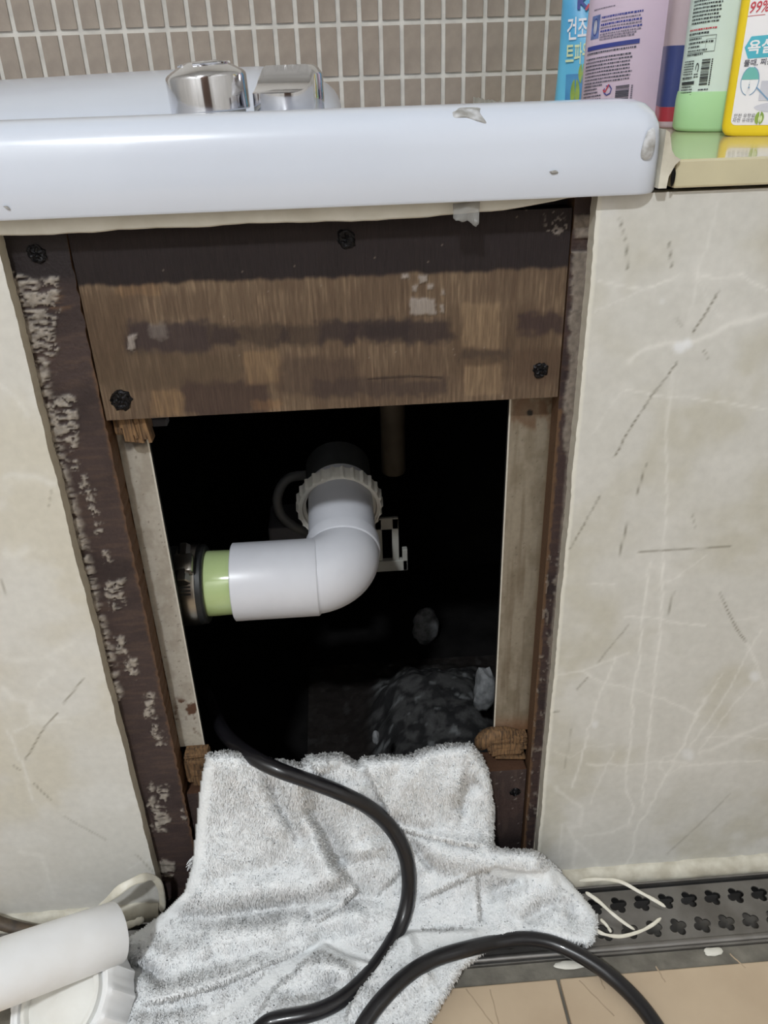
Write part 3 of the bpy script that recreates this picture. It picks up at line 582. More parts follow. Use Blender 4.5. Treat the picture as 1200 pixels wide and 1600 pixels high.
# smeared putty repairs on the rim
def patch(name, pts, yoff, m, seed, zcap=None):
    pts = np.array(pts, float); c = pts.mean(0); ring = []
    pp = catmull(np.vstack([pts, pts[:1]]), 6)[:-1]; v = []; f = []; R = [1.0, .8, .5, .2]
    for k, s in enumerate(R):
        for q in c + (pp - c) * s:
            w = onY(q[0], q[1], TY0); z = w[2]; i = np.interp(z, [.5705, .588, .596, .6025, .608, .6122, .6142, .6148], [0, 0, .0003, .0012, .0035, .0075, .013, .03])
            w = onY(q[0], q[1], TY0 + i); h = (0.0 if k == 0 else .0006 + .0008 * float(vnoise(np.array(q[0] / 6), np.array(q[1] / 6), seed)))
            v.append((w[0], w[1] - .0002 - h, w[2] + h * .3))
    n = len(pp)
    for k in range(len(R) - 1):
        for j in range(n): f.append((k * n + j, k * n + (j + 1) % n, (k + 1) * n + (j + 1) % n, (k + 1) * n + j))
    f.append(tuple((len(R) - 1) * n + j for j in range(n)))
    return in_tub(recalc(mk(name, v, f, m, None, True)))
patch('putty_smear', [(706, 176), (716, 168), (738, 166), (752, 168), (750, 176), (760, 192), (748, 190), (728, 184), (710, 184)], 0, 'putty', 3)
patch('putty_smear', [(1012, 204), (1022, 200), (1024, 222), (1018, 244), (1008, 250), (1001, 244), (1004, 226)], 0, 'putty', 6)
patch('scratch_mark', [(5, 322), (12, 322), (17, 328), (12, 327)], 0, 'putty', 7); patch('scratch_mark', [(858, 268), (868, 266), (872, 270), (862, 272)], 0, 'putty', 8)
# chrome control knobs on the front deck
def knob(px, py, y, r, h, label, kind):
    p = onY(px, py, y); p[2] = .6095
    k = empty('control_knob', p); local(k, tub); k['label'] = label
    rg = MB().lathe([(r * .2, 0), (r * .86, 0), (r * .86, .0035), (r * .2, .0035)], 48).build('knob_ring', 'sealant_old', k, True)
    if kind == 0:
        b = MB().lathe([(.0001, .0028), (r * .97, .0028), (r, .0036), (r, h * .70), (r * .985, h * .755), (r * .93, h * .80), (r * .55, h * .97), (r * .40, h), (.0001, h * 1.005)], 64)
        M = Matrix.Rotation(math.radians(-3), 4, 'Y'); o = b.build('knob_body', 'chrome', k, True, 40); o.matrix_local = M
        o2 = MB(); 
        for a0 in (0.2, 2.3, 4.4):
            aa = np.linspace(a0, a0 + 1.5, 12); o2.tube([(r * .62 * math.cos(t), r * .62 * math.sin(t), h * .945) for t in aa], .0009, 8)
        e = o2.build('embossed_mark', 'chrome', k, True); e.matrix_local = M
    else:
        # drum whose upper left front is scooped out by a slanted half-round hollow
        nseg, nring = 96, 40
        def top_z(x, y):
            z = h * (1 - .20 * (max(0.0, math.hypot(x, y) / r - .72) / .28) ** 2); sc = (-.64 * x - .77 * y) / r
            q = min(1.0, max(0.0, (sc - .04) / .66)); return min(z, h * (.46 + .54 * (1 - math.sqrt(max(0.0, 1 - (1 - q) ** 2)))))
        a = np.linspace(0, 2 * math.pi, nseg, endpoint=False); secs = [np.stack([r * .98 * np.cos(a), r * .98 * np.sin(a), np.full(nseg, .001)], 1), np.stack([r * np.cos(a), r * np.sin(a), np.full(nseg, .002)], 1)]
        for q in np.linspace(1, .02, nring): secs.append(np.array([(r * q * math.cos(t_), r * q * math.sin(t_), top_z(r * q * math.cos(t_), r * q * math.sin(t_))) for t_ in a]))
        recalc(MB().loft(secs, True, True).build('knob_body', 'chrome', k, True, 38))
    return k
knob(330, 165, .10, .0243, .0300, 'larger chrome dial knob with chamfered top', 0)
knob(452, 165, .085, .0212, .0265, 'smaller chrome knob with a scooped notch', 1)
# torn clear tape hanging under the rim
mat('clear_tape', (170, 168, 164), rough=.25, var=.1, alpha=.45)
v = []; f = []; nx, nz = 10, 8; tl_, tr_, bl_, br_ = (708, 318), (750, 315), (708, 343), (748, 349)
for j in range(nz):
    for i in range(nx):
        s, t = i / (nx - 1), j / (nz - 1); q = np.array(tl_) * (1 - s) * (1 - t) + np.array(tr_) * s * (1 - t) + np.array(bl_) * (1 - s) * t + np.array(br_) * s * t
        if j == nz - 1: q[1] += (-3, 1, 0, 2, 1, -2, 0, 4, 6, 0)[i]
        v.append(onY(q[0], q[1], -.003 - .006 * t + .0012 * math.sin(s * 7 + t * 3)))
for j in range(nz - 1):
    for i in range(nx - 1): f.append((j * nx + i, (j + 1) * nx + i, (j + 1) * nx + i + 1, j * nx + i + 1))
o = mk('tape_strip', v, f, 'clear_tape', None, True); md = o.modifiers.new('t', 'SOLIDIFY'); md.thickness = .0003
tag(o, 'small torn piece of clear tape hanging under the bathtub rim', 'tape')

# ------------------------------------------------------------------ ledge with bottles
LZ = 0.5852
tag(MB().box(.1865, .658, -.0045, .617, .5708, LZ, bev=.0012).build('stone_ledge', 'ledge_stone'), 'glossy cream stone ledge beside the bathtub under the bottles', 'ledge')
secs = []
for i, y in enumerate(np.linspace(-.0075, .60, 70)):
    j = (RNG.uniform(-1, 1, 6) * .0012); g = .0 if i > 3 else .002 * (3 - i) / 3
    secs.append([(.1770, y, .5715), (.1775 + j[0] * .3, y, .600 + j[1]), (.1795 + j[2] * .3, y, .5985 + j[1]), (.182 + j[3] * .3, y, .5905 + j[3] * .5), (.1855 + j[4] * .5 - g, y, .5870 + j[4] * .3), (.1895 + j[5] - g, y, .5856), (.1868 - g, y, .583), (.1850 - g * 1.5, y, .577 + j[2]), (.1835 - g, y, .5715)])
tag(recalc(MB().loft(secs).build('sealant_joint', 'sealant', None, True, 50)), 'torn white sealant filling the gap between bathtub end and stone ledge', 'sealant')
lump('gap_hole', (.1846, -.0068, .577), .0016, 12, 'under_dark', (.7, .5, 3.0)).name = 'gap_shadow'  # black lump added to give the dark inside a small hole
bpy.data.objects['gap_shadow'].name = 'gap_dark_lump'; tag(bpy.data.objects['gap_dark_lump'], 'black lump added as the dark of a small hole in the torn joint at the ledge end', 'gap')

mat('pl_pink', (226, 206, 226), rough=.35, var=.02, coat=.2); mat('pl_grey', (196, 176, 184), rough=.4, var=.04)
mat('pl_navy', (52, 64, 124), rough=.35, var=.08); mat('pl_red', (176, 52, 68), rough=.3, var=.1)
mat('pl_mint', (222, 240, 233), rough=.35, var=.02); mat('pl_green', (186, 236, 178), rough=.35, rgb2=(192, 238, 186), vscale=30, sss=.1)
mat('pl_yellow', (252, 220, 40), rough=.3, var=.03, sss=.1); mat('paper_white', (248, 246, 250), rough=.4, var=.01)
mat('ink_dark', (84, 84, 100), rough=.5, var=.1); mat('ink_black', (58, 64, 66), rough=.5, var=.1); mat('ink_grey', (138, 130, 150), rough=.5, var=.1)
mat('ink_blue', (60, 72, 158), rough=.5, var=.1); mat('ink_lblue', (120, 140, 200), rough=.5, var=.2, vscale=200); mat('ink_red', (206, 70, 84), rough=.5, var=.05); mat('ink_teal', (84, 190, 212), rough=.45, var=.04)
mat('ink_white', (246, 246, 250), rough=.5, var=.01); mat('ink_aqua', (118, 196, 188), rough=.5, var=.05); mat('ink_pale', (214, 214, 226), rough=.5, var=.04); mat('ink_line', (130, 168, 204), rough=.5, var=.02)
mat('pouch_blue', (110, 204, 240), rough=.25, rgb2=(92, 180, 230), vscale=16, coat=.3); mat('pouch_deep', (66, 132, 196), rough=.3, rgb2=(84, 160, 210), vscale=30)
mat('leaf_green', (160, 186, 84), rough=.45, rgb2=(120, 156, 76), vscale=80); mat('cream_text', (226, 238, 190), rough=.5, var=.02); mat('cap_white', (232, 232, 234), rough=.35, var=.02)

class Bottle:
    """oval bottle standing on the ledge: local x right, y back, z up; labels wrap round its front"""
    def __init__(s, name, label, x, y, rot, a, b, ex, prof, m, H):
        s.a, s.b, s.ex, s.prof, s.H = a, b, ex, prof, H
        s.root = tag(empty(name, (x, y, LZ), (0, 0, math.radians(rot))), label, 'bottle'); s.slope = 0.0; s.k = 0
        t = np.linspace(0, 2 * math.pi, 64, endpoint=False); secs = []
        for z, k in prof:
            secs.append(np.stack([a * k * np.sign(np.cos(t)) * np.abs(np.cos(t)) ** (2 / ex), b * k * np.sign(np.sin(t)) * np.abs(np.sin(t)) ** (2 / ex), np.full(64, z)], 1))
        MB().loft(secs).build('body', m, s.root, True, 50)
        zt = prof[-1][0]; r = min(a, b) * .55
        MB().lathe([(r, zt - .002), (r, zt + .022), (r * .9, zt + .025), (.0001, zt + .025)], 32).build('cap', 'cap_white', s.root, True)
    def scale(s, v): return float(np.interp(v, [p[0] for p in s.prof], [p[1] for p in s.prof]))
    def pt(s, u, v, e=.0003):
        """u = arc length like distance across the front, v = height"""
        k = s.scale(v); v = v + s.slope * u
        th = u / s.a * (1.0 if s.ex > 4 else 1.0); 
        if s.ex > 4: x = max(-.998, min(.998, th)); y = -(1 - abs(x) ** s.ex) ** (1 / s.ex)
        else:
            x = math.sin(th); y = math.cos(th); x = math.copysign(abs(x) ** (2 / s.ex), x); y = -abs(y) ** (2 / s.ex)
        nx, ny = x / s.a, y / s.b; l = math.hypot(nx, ny); e = e + s.k * 2e-5
        return (s.a * k * x + e * nx / l, s.b * k * y + e * ny / l, v)
    def poly(s, name, pts, m, e=.0003, sub=None, lab=None):
        """filled outline (u,v) as vertical strips that follow the curve"""
        s.k += 1; pts = list(pts); us = [p[0] for p in pts]; u0, u1 = min(us), max(us); n = sub or (max(2, int((u1 - u0) / .003) + 1) if len(pts) < 9 else 17); v = []; f = []
        uu = np.linspace(u0 + 1e-6, u1 - 1e-6, n) if len(pts) < 9 else u0 + 1e-6 + (u1 - u0 - 2e-6) * (.5 - .5 * np.cos(np.linspace(0, math.pi, n)))
        for u in uu:
            hit = []
            for (ax, ay), (bx, by) in zip(pts, pts[1:] + pts[:1]):
                if (ax - u) * (bx - u) < 0: hit.append(ay + (by - ay) * (u - ax) / (bx - ax))
            lo, hi = (min(hit), max(hit)) if len(hit) >= 2 else (pts[0][1], pts[0][1])
            for q in np.linspace(lo, hi, 5): v.append(s.pt(u, q, e))
        for i in range(n - 1):
            for j in range(4): f.append((i * 5 + j, (i + 1) * 5 + j, (i + 1) * 5 + j + 1, i * 5 + j + 1))
        o = mk(name, v, f, m, s.root, True)
        if lab: o['label'] = lab
        return o
    def rect(s, name, u0, u1, v0, v1, m, e=.0003, lab=None): return s.poly(name, [(u0, v0), (u1, v0), (u1, v1), (u0, v1)], m, e, None, lab)
    def quads(s, name, qs, m, e=.0005):
        s.k += 1; v = []; f = []
        for (u0, u1, v0, v1) in qs:
            k = len(v); n = max(2, int((u1 - u0) / .003) + 2)
            for u in np.linspace(u0, u1, n): v += [s.pt(u, v0, e), s.pt(u, v1, e)]
            for i in range(n - 1): f.append((k + 2 * i, k + 2 * i + 2, k + 2 * i + 3, k + 2 * i + 1))
        return mk(name, v, f, m, s.root)
    def print_lines(s, u0, u1, v0, v1, pitch, m, seed=0, fill=.5, ragged=.1):
        R = np.random.default_rng(seed); qs = []; v = v1
        while v > v0:
            u = u0; end = u1 - R.uniform(0, ragged) * (u1 - u0)
            while u < end:
                w = R.uniform(.0006, .0024); w = min(w, end - u)
                if w > .0003: qs.append((u, u + w, v - pitch * fill * R.uniform(.75, 1.0), v))
                u += w + R.uniform(.0003, .0007)
            v -= pitch
        o = s.quads('fine_print', qs, m); o['kind'] = 'stuff'; return o
    def text(s, body, u, v, size, m, name='lettering', shear=0.0, bold=0.0, sx=1.0, e=.0006):
        s.k += 1; cu = bpy.data.curves.new('t', 'FONT'); cu.body = body; cu.size = size; cu.shear = shear; cu.offset = bold; cu.resolution_u = 2
        t = bpy.data.objects.new('t', cu); COL.objects.link(t); bpy.context.view_layer.update()
        me = bpy.data.meshes.new_from_object(t.evaluated_get(bpy.context.evaluated_depsgraph_get())); bpy.data.objects.remove(t)
        me.materials.clear(); me.materials.append(MATS[m])
        for q in me.vertices: q.co = s.pt(u + q.co.x * sx, v + q.co.y, e)
        o = bpy.data.objects.new(name, me); COL.objects.link(o); o.parent = s.root; return o
    def ring(s, name, u, v, ru, rv, w, m, a0=0, a1=360, n=24, e=.0006):
        s.k += 1; vv = []; f = []; A = np.radians(np.linspace(a0, a1, n))
        for a in A: vv += [s.pt(u + ru * math.cos(a), v + rv * math.sin(a), e), s.pt(u + (ru - w) * math.cos(a), v + (rv - w) * math.sin(a), e)]
        for i in range(n - 1): f.append((2 * i, 2 * i + 2, 2 * i + 3, 2 * i + 1))
        return mk(name, vv, f, m, s.root)
    def oval(s, name, u, v, ru, rv, m, e=.0004): return s.poly(name, [(u + ru * math.cos(t), v + rv * math.sin(t)) for t in np.linspace(0, 2 * math.pi, 24, endpoint=False)], m, e)
    def seg(s, u0, v0, u1, v1, w, m, name='line', e=.0006):
        s.k += 1; du, dv = u1 - u0, v1 - v0; l = math.hypot(du, dv); nu, nv = -dv / l * w / 2, du / l * w / 2
        return mk(name, [s.pt(u0 + nu, v0 + nv, e), s.pt(u0 - nu, v0 - nv, e), s.pt(u1 - nu, v1 - nv, e), s.pt(u1 + nu, v1 + nv, e)], [(0, 1, 2, 3)], m, s.root)
    def barcode(s, u0, u1, v0, v1, m, seed=1):
        R = np.random.default_rng(seed); qs = []; v = v0
        while v < v1: w = R.choice([.0003, .0006, .0010]); qs.append((u0, u1, v, min(v + w, v1))); v += w + R.choice([.0003, .0005])
        return s.quads('barcode', qs, m)

# yellow flat bottle
B = Bottle('cleaner_bottle', 'flat yellow bottle with a white washbasin label on the ledge', .3207, .1180, -24, .0515, .0140, 8,
           [(0, .90), (.0008, .95), (.003, .985), (.006, 1), (.150, 1), (.165, .92), (.178, .55), (.184, .36)], 'pl_yellow', .19)
B.slope = .0
rr = [(-.0462 + .003 + .003 * math.cos(t), .0100 + .003 * math.sin(t)) for t in np.linspace(math.pi, 1.5 * math.pi, 6)] + [(.046, .0070), (.046, .148), (-.0462, .148)]
B.poly('label', rr, 'paper_white', .0003, 40, 'white printed label')
B.slope = .05
B.poly('label_band', [(-.0450, .0545), (-.0446, .0480), (.045, .0480), (.045, .0605), (-.0438, .0605)], 'ink_teal', .0005)
B.text('욕실용', -.0432, .0512, .0086, 'ink_white', bold=.0002)
B.text('99%', -.0462, .0735, .0088, 'ink_red', shear=.2, sx=.8, bold=.0001); B.text('항바이러스', -.0340, .0733, .0086, 'ink_dark', shear=.1, sx=.9)
B.text('99.9%', -.0270, .0645, .0088, 'ink_red', shear=.2, sx=.8, bold=.0001); B.quads('underline', [(-.0462, -.036, .0718, .0721), (-.0270, -.012, .0628, .0631)], 'ink_red')
B.text('물때, 찌든때 강력제거', -.0440, .0440, .0042, 'ink_dark', bold=.00005)
B.slope = .0
B.oval('picture_sink', -.010, .0175, .0235, .0035, 'ink_pale'); B.rect('picture_sink', -.0165, -.0085, .0075, .0150, 'ink_pale'); B.rect('picture_wall', -.0085, .046, .0075, .0140, 'ink_grey', .00045)
B.rect('picture_mirror', -.0315, .03, .0215, .0330, 'ink_pale', .00042)
B.oval('picture_icon', -.0385, .0330, .0056, .0086, 'ink_line'); B.oval('picture_icon', -.0385, .0330, .0051, .0081, 'ink_white', .0006)
B.poly('picture_icon', [(-.0385 + .0051 * math.cos(t), .0330 + .0081 * math.sin(t)) for t in np.linspace(.12, math.pi - .12, 14)], 'ink_aqua', .0008)
B.seg(-.0340, .0295, -.0245, .0210, .0008, 'ink_line', 'picture_line'); B.print_lines(-.0415, -.0365, .0285, .0330, .0016, 'ink_line', 4)
B.print_lines(-.0235, -.0190, .0180, .0210, .0014, 'ink_grey', 5); B.oval('picture_tap', -.0165, .0385, .0022, .0050, 'ink_pale'); B.ring('picture_tap', -.0165, .0385, .0022, .0050, .0005, 'ink_grey'); B.oval('picture_dot', -.0195, .0285, .0006, .0006, 'ink_black')
B.text('안전 유향료', -.0448, .0118, .0027, 'ink_dark'); B.text('자연 유래향', -.0452, .0090, .0027, 'ink_dark'); B.oval('picture_leaf', -.0290, .0112, .0028, .0040, 'leaf_green'); B.oval('picture_leaf', -.0284, .0108, .0012, .0022, 'cream_text', .0007)
B.text('· 인체무해', -.0140, .0092, .0030, 'ink_black')

# mint and green bottle turned sideways
B = Bottle('cleaner_bottle', 'translucent mint bottle with a pale green foot between pink and yellow bottles', .2965, .1830, -18, .0370, .0225, 2.6,
           [(0, .90), (.0008, .955), (.003, 1), (.0185, 1), (.0187, .985), (.020, .975), (.10, .97), (.150, .96), (.168, .80), (.180, .45), (.186, .34)], 'pl_mint', .19)
t = np.linspace(0, 2 * math.pi, 64, endpoint=False)
def gsec(z, k): return np.stack([.0370 * k * np.sign(np.cos(t)) * np.abs(np.cos(t)) ** (2 / 2.6), .0225 * k * np.sign(np.sin(t)) * np.abs(np.sin(t)) ** (2 / 2.6), np.full(64, z)], 1)
MB().loft([gsec(.0, .905), gsec(.0008, .965), gsec(.003, 1.012), (gsec(.0195, 1.012)), gsec(.0235, 1.004), gsec(.0262, .99)]).build('green_foot', 'pl_green', B.root, True, 50)
B.slope = .05
B.print_lines(-.0430, -.0130, .0690, .0840, .0022, 'ink_black', 11, .55); B.print_lines(-.0440, -.0150, .0655, .0668, .0022, 'ink_red', 12, .5, .02); B.print_lines(-.0440, -.0200, .0632, .0645, .002, 'ink_black', 13, .7, .02)
B.quads('table_frame', [(-.044, -.0145, .0618, .0621), (-.044, -.0145, .0520, .0523), (-.0148, -.0145, .0520, .0620), (-.0225, -.0145, .0596, .0598), (-.0225, -.0223, .0545, .0596)], 'ink_black'); B.print_lines(-.043, -.0160, .0500, .0612, .0024, 'ink_black', 14, .5, .5)
B.barcode(-.0235, -.0165, .0315, .0475, 'ink_black', 5); B.quads('barcode_digits', [(-.0155, -.0145, z, z + .0009) for z in np.arange(.031, .047, .0013)], 'ink_black')
B.ring('recycling_mark', -.0275, .0425, .0018, .0032, .0008, 'ink_black', -60, 200); B.print_lines(-.0300, -.0250, .0370, .0390, .0016, 'ink_black', 15)
B.print_lines(-.0460, -.0310, .0385, .0475, .0016, 'ink_black', 16); B.rect('label_bar', -.046, -.0285, .0325, .0345, 'ink_black', .0006); B.print_lines(-.0460, -.0295, .0255, .0315, .0018, 'ink_black', 17); B.print_lines(-.0235, -.0150, .0275, .0290, .0018, 'ink_dark', 18, .5, .02); B.print_lines(-.0460, -.0310, .0355, .0375, .002, 'ink_black', 19, .8)

# navy / red bottle half hidden behind it
B = Bottle('cleaner_bottle', 'greyish pink bottle with navy band and red foot, half hidden by the mint bottle', .2850, .2330, -14, .0215, .0220, 5,
           [(0, .94), (.001, .98), (.003, 1), (.150, .97), (.170, .80), (.185, .5), (.190, .42)], 'pl_grey', .2)
def wrap(name, z0, z1, m, ks=1.006):
    secs = []
    for z in np.linspace(z0, z1, 4):
        k = B.scale(z) * ks; secs.append(np.stack([.0215 * k * np.sign(np.cos(t)) * np.abs(np.cos(t)) ** .4, .022 * k * np.sign(np.sin(t)) * np.abs(np.sin(t)) ** .4, np.full(64, z)], 1))
    MB().loft(secs).build(name, m, B.root, True, 50)
wrap('navy_band', .0150, .0560, 'pl_navy'); wrap('red_foot', .0008, .0149, 'pl_red', 1.004)

# pink bottle behind the rim
B = Bottle('detergent_bottle', 'large pink bottle with a densely printed back label behind the bathtub rim', .2785, .3160, -8, .0520, .0360, 2,
           [(0, .92), (.001, .97), (.004, 1), (.06, 1), (.13, .97), (.165, .88), (.19, .7), (.21, .42), (.215, .36)], 'pl_pink', .22)
B.slope = .09
B.print_lines(-.064, -.036, .0895, .0905, .002, 'ink_grey', 21, .5); B.rect('label_picture', -.0660, -.0535, .0690, .0860, 'ink_lblue', lab='blue printed picture'); B.oval('label_picture', -.0590, .0775, .0032, .0062, 'ink_pale', .0006); B.ring('label_picture', -.0590, .0775, .0034, .0064, .0009, 'ink_blue')
for k, (v, m) in enumerate(((.0840, 'ink_blue'), (.0812, 'ink_grey'), (.0788, 'ink_blue'), (.0764, 'ink_grey'), (.0742, 'ink_blue'), (.0718, 'ink_grey'), (.0700, 'ink_grey'), (.0682, 'ink_grey'))): B.print_lines(-.0515, -.0130 - (.004 * (k > 5)), v - .0012, v, .0022, m, 30 + k, .75 if m == 'ink_blue' else .6, .06)
B.rect('label_bar', -.0690, -.0140, .0608, .0640, 'ink_blue', .0006); B.print_lines(-.0440, -.0155, .0615, .0634, .003, 'ink_lblue', 41, .6, .01)
B.print_lines(-.069, -.015, .0572, .0592, .0025, 'ink_dark', 42, .6, .03); B.print_lines(-.070, -.0165, .0360, .0550, .0026, 'ink_dark', 43, .5, .08)
B.print_lines(-.070, -.043, .012, .0345, .0026, 'ink_dark', 44, .5, .25); B.barcode(-.0300, -.0185, .012, .0315, 'ink_dark', 9); B.quads('barcode_digits', [(-.0170, -.0155, z, z + .0010) for z in np.arange(.012, .031, .0015)], 'ink_grey')
B.ring('recycling_mark', -.0375, .0292, .0042, .0042, .0010, 'ink_blue', 150, 480, 7); B.seg(-.0420, .0300, -.0402, .0278, .0011, 'ink_red', 'check_mark'); B.seg(-.0402, .0278, -.0365, .0335, .0011, 'ink_red', 'check_mark')
for a0 in (90, 210, 330): B.ring('recycling_mark', -.0385, .0190, .0042, .0042, .0010, 'ink_blue', a0 - 42, a0 + 42, 5)
B.print_lines(-.042, -.036, .0125, .0138, .002, 'ink_blue', 45, .6)

# blue refill pouch leaning at the back
pr = tag(empty('refill_pouch', (.2885, .420, LZ), (0, 0, math.radians(6))), 'light blue refill pouch with green leaves standing behind the pink bottle', 'pouch')
secs = []
for z in np.linspace(0, .21, 22):
    d = .030 * (1 - (z / .21) ** 1.4) + .002; w = .062 - .004 * math.sin(z / .21 * math.pi); a = np.linspace(0, 2 * math.pi, 40, endpoint=False)
    secs.append(np.stack([w * np.sign(np.cos(a)) * np.abs(np.cos(a)) ** .7, d * np.sin(a) * (1 - .25 * np.cos(a) ** 2) + .0012 * np.sin(a * 5 + z * 60) + .012 * z / .2, np.full(40, z)], 1))
MB().loft(secs).build('pouch_body', 'pouch_blue', pr, True, 60)
class Flat(Bottle):
    def __init__(s, root): s.root = root; s.k = 0; s.slope = 0.05
    def pt(s, u, v, e=.0004):
        z = v + s.slope * u; d = .030 * (1 - (min(max(z, 0), .21) / .21) ** 1.4) + .002; x = max(-.96, min(.96, u / .060)); sn = (1 - abs(x) ** (2 / .7)) ** .5
        return (max(-.0572, min(.0572, u)), -d * sn * (1 - .25 * x * x) + .012 * z / .2 - .0016 - e - s.k * 2e-5, z)
B = Flat(pr)
B.rect('lower_print', -.056, .05, .002, .0400, 'pouch_deep'); B.text('건조', -.0568, .0700, .0200, 'ink_white', bold=.0003, sx=.44); B.text('트파워', -.0570, .0500, .0190, 'cream_text', bold=.0003, sx=.36)
B.text('K', -.0500, .0930, .0150, 'ink_blue', bold=.0005); B.seg(-.0395, .0960, -.0425, .0915, .0020, 'ink_red', 'check_mark'); B.text('e', -.0390, .0925, .0150, 'ink_blue', bold=.0005)
for u, v, ru, rv in ((-.0490, .0230, .0036, .0130), (-.0440, .0400, .0030, .0085), (-.0400, .030, .0028, .0160)): B.oval('leaf', u, v, ru, rv, 'leaf_green', .0008)
B.poly('white_swirl', [(-.0450, .006), (-.0400, .034), (-.0390, .034), (-.038, .006)], 'ink_white', .0007)

# ================================================================== waste pipe in the opening
mat('pvc_white', (214, 216, 224), rough=.32, rgb2=(206, 208, 216), vscale=25, bump=.03, bscale=300)
mat('pvc_grimy', (204, 203, 196), rough=.45, rgb2=(188, 186, 176), vscale=60, bump=.05)
mat('pvc_green', (184, 203, 148), rough=.12, rgb2=(176, 196, 138), vscale=40, coat=.5)
mat('rubber_black', (34, 36, 38), rough=.5, var=.2); mat('rubber_grey', (64, 66, 68), rough=.6, var=.2)
mat('clamp_steel', (170, 166, 160), rough=.28, metal=1, rgb2=(140, 134, 126), vscale=60)
mat('nut_white', (232, 231, 226), rough=.5, rgb2=(220, 218, 210), vscale=40)
AX = np.array([-.005, .081, .2795])
pipe = tag(empty('drain_pipe', (-.005, .12, .28)), 'white drain elbow with ribbed nut, green pipe end and hose clamp in the opening', 'pipe')
def in_pipe(o): return local(o, pipe)
MX = Matrix.Translation(AX) @ Matrix.Rotation(-math.pi / 2, 4, 'Y')       # local z -> -x
nd = Vector((0, .975, .215)).normalized(); MY = Matrix.Translation(AX) @ nd.to_track_quat('Z', 'Y').to_matrix().to_4x4()   # local z -> back
r1 = .0310; rb = .0298
e = MB()
e.lathe([(.0262, .0872), (.0300, .0872), (r1, .0865), (r1, .0215), (r1 - .0004, .0208), (rb, .0202), (rb, .0198)], 56, MX)
# mitred bend of the elbow: sphere-like quarter torus with a tight inner radius
secs = []; R0 = .0275; n = 15; cen = AX + np.array([-R0, R0, 0.003])
for i in range(n):
    a = math.pi / 2 * i / (n - 1); c = AX + np.array([-R0, R0, 0]) + R0 * np.array([math.sin(a), -math.cos(a), 0]) + np.array([0, 0, .003 * i / (n - 1)])
    rad = np.array([math.sin(a), -math.cos(a), 0]); tt = np.linspace(0, 2 * math.pi, 56, endpoint=False); rr_ = rb + .0006 * math.sin(math.pi * i / (n - 1))
    secs.append(c + rr_ * (np.cos(tt)[:, None] * rad + np.sin(tt)[:, None] * np.array([0, 0, 1])))
e.loft(secs, False, False)
MY2 = Matrix.Translation(Vector(AX + np.array([0, R0, .003]))) @ nd.to_track_quat('Z', 'Y').to_matrix().to_4x4()
e.lathe([(rb, -.001), (r1 - .0002, .0002), (r1, .0012), (r1, .0120), (r1 - .0008, .0128), (.0290, .0128), (.0287, .004)], 56, MY2)
in_pipe(e.build('elbow', 'pvc_white', None, True, 35))
in_pipe(MB().lathe([(.0286, .004), (.0286, .085)], 56, MY2).build('neck_pipe', 'pvc_white', None, True))
def ribbed_nut(R, h, hole, nr, M, lip=.003):
    """slip nut: scalloped grip, flat face towards +z with a stepped hole"""
    m = nr * 8; a = np.linspace(0, 2 * math.pi, m, endpoint=False); rib = np.clip(np.cos(a * nr) * 2.2 - .9, 0, 1); b = MB(); secs = []
    for z, ro, rk in ((0, R * .90, .2), (h * .06, R * .965, .5), (h * .12, R * .985, 1), (h * .86, R * .975, 1), (h * .94, R * .955, .9), (h, R * .93, .15)):
        r = ro + R * .05 * rk * rib; secs.append(np.stack([r * np.cos(a), r * np.sin(a), np.full(m, z)], 1))
    for z, r in ((h, hole + .0065), (h - .0012, hole + .0055), (h - .0014, hole + .0032), (h - .004, hole + .0026), (h - .005, hole), (h * .1, hole)): secs.append(np.stack([r * np.cos(a), r * np.sin(a), np.full(m, z)], 1))
    secs = [np.array([(M @ Vector(q))[:] for q in s_]) for s_ in secs]
    return b.loft(secs, False, False)
NC = Vector(onY(531, 797, .170)); MN = Matrix.Translation(NC + nd * .016) @ (-nd).to_track_quat('Z', 'Y').to_matrix().to_4x4()
o = in_pipe(ribbed_nut(.0378, .016, .0300, 26, MN).build('slip_nut', 'nut_white', None, True, 30)); o['label'] = 'ribbed white slip nut'
in_pipe(MB().lathe([(.0300, 0), (.0300, .05)], 40, Matrix.Translation(NC + nd * .012) @ nd.to_track_quat('Z', 'Y').to_matrix().to_4x4()).build('tail_pipe', 'rubber_grey', None, True))
o = in_pipe(MB().lathe([(.0256, .086), (.0262, .1085), (.0256, .1105), (.0265, .1115), (.0265, .13)], 56, MX).build('pipe_end', 'pvc_green', None, True)); o['label'] = 'glossy green pipe end'
in_pipe(MB().lathe([(.0262, .1075), (.0300, .1075), (.0315, .1090), (.0315, .1140), (.0305, .30)], 56, MX).build('rubber_sleeve', 'rubber_black', None, True))
o = in_pipe(MB().lathe([(.0312, .1135), (.0318, .1130), (.0322, .1138), (.0322, .1275), (.0318, .1282), (.0312, .1278)], 64, MX).build('hose_clamp', 'clamp_steel', None, True)); o['label'] = 'steel worm-drive hose clamp'
ca = math.radians(58)   # clamp screw sits up and to the front
def cl(a, rr, x): return (AX[0] - x, AX[1] - rr * math.cos(a), AX[2] + rr * math.sin(a))
b = MB()
for k in range(6):
    a = math.radians(20 + k * 5.0); p0 = Vector(cl(a, .0325, .1192)); Mq = Matrix.Translation(p0) @ Matrix.Rotation(-(a), 4, 'X')
    b.box(-.0038, .0038, -.0004, .0004, -.0006, .0006, mtx=Mq)
in_pipe(b.build('clamp_slots', 'rubber_black', o.parent)); 
p0 = Vector(cl(ca, .0375, .1195)); Mq = Matrix.Translation(p0) @ Matrix.Rotation(math.pi / 2 - ca, 4, 'X')
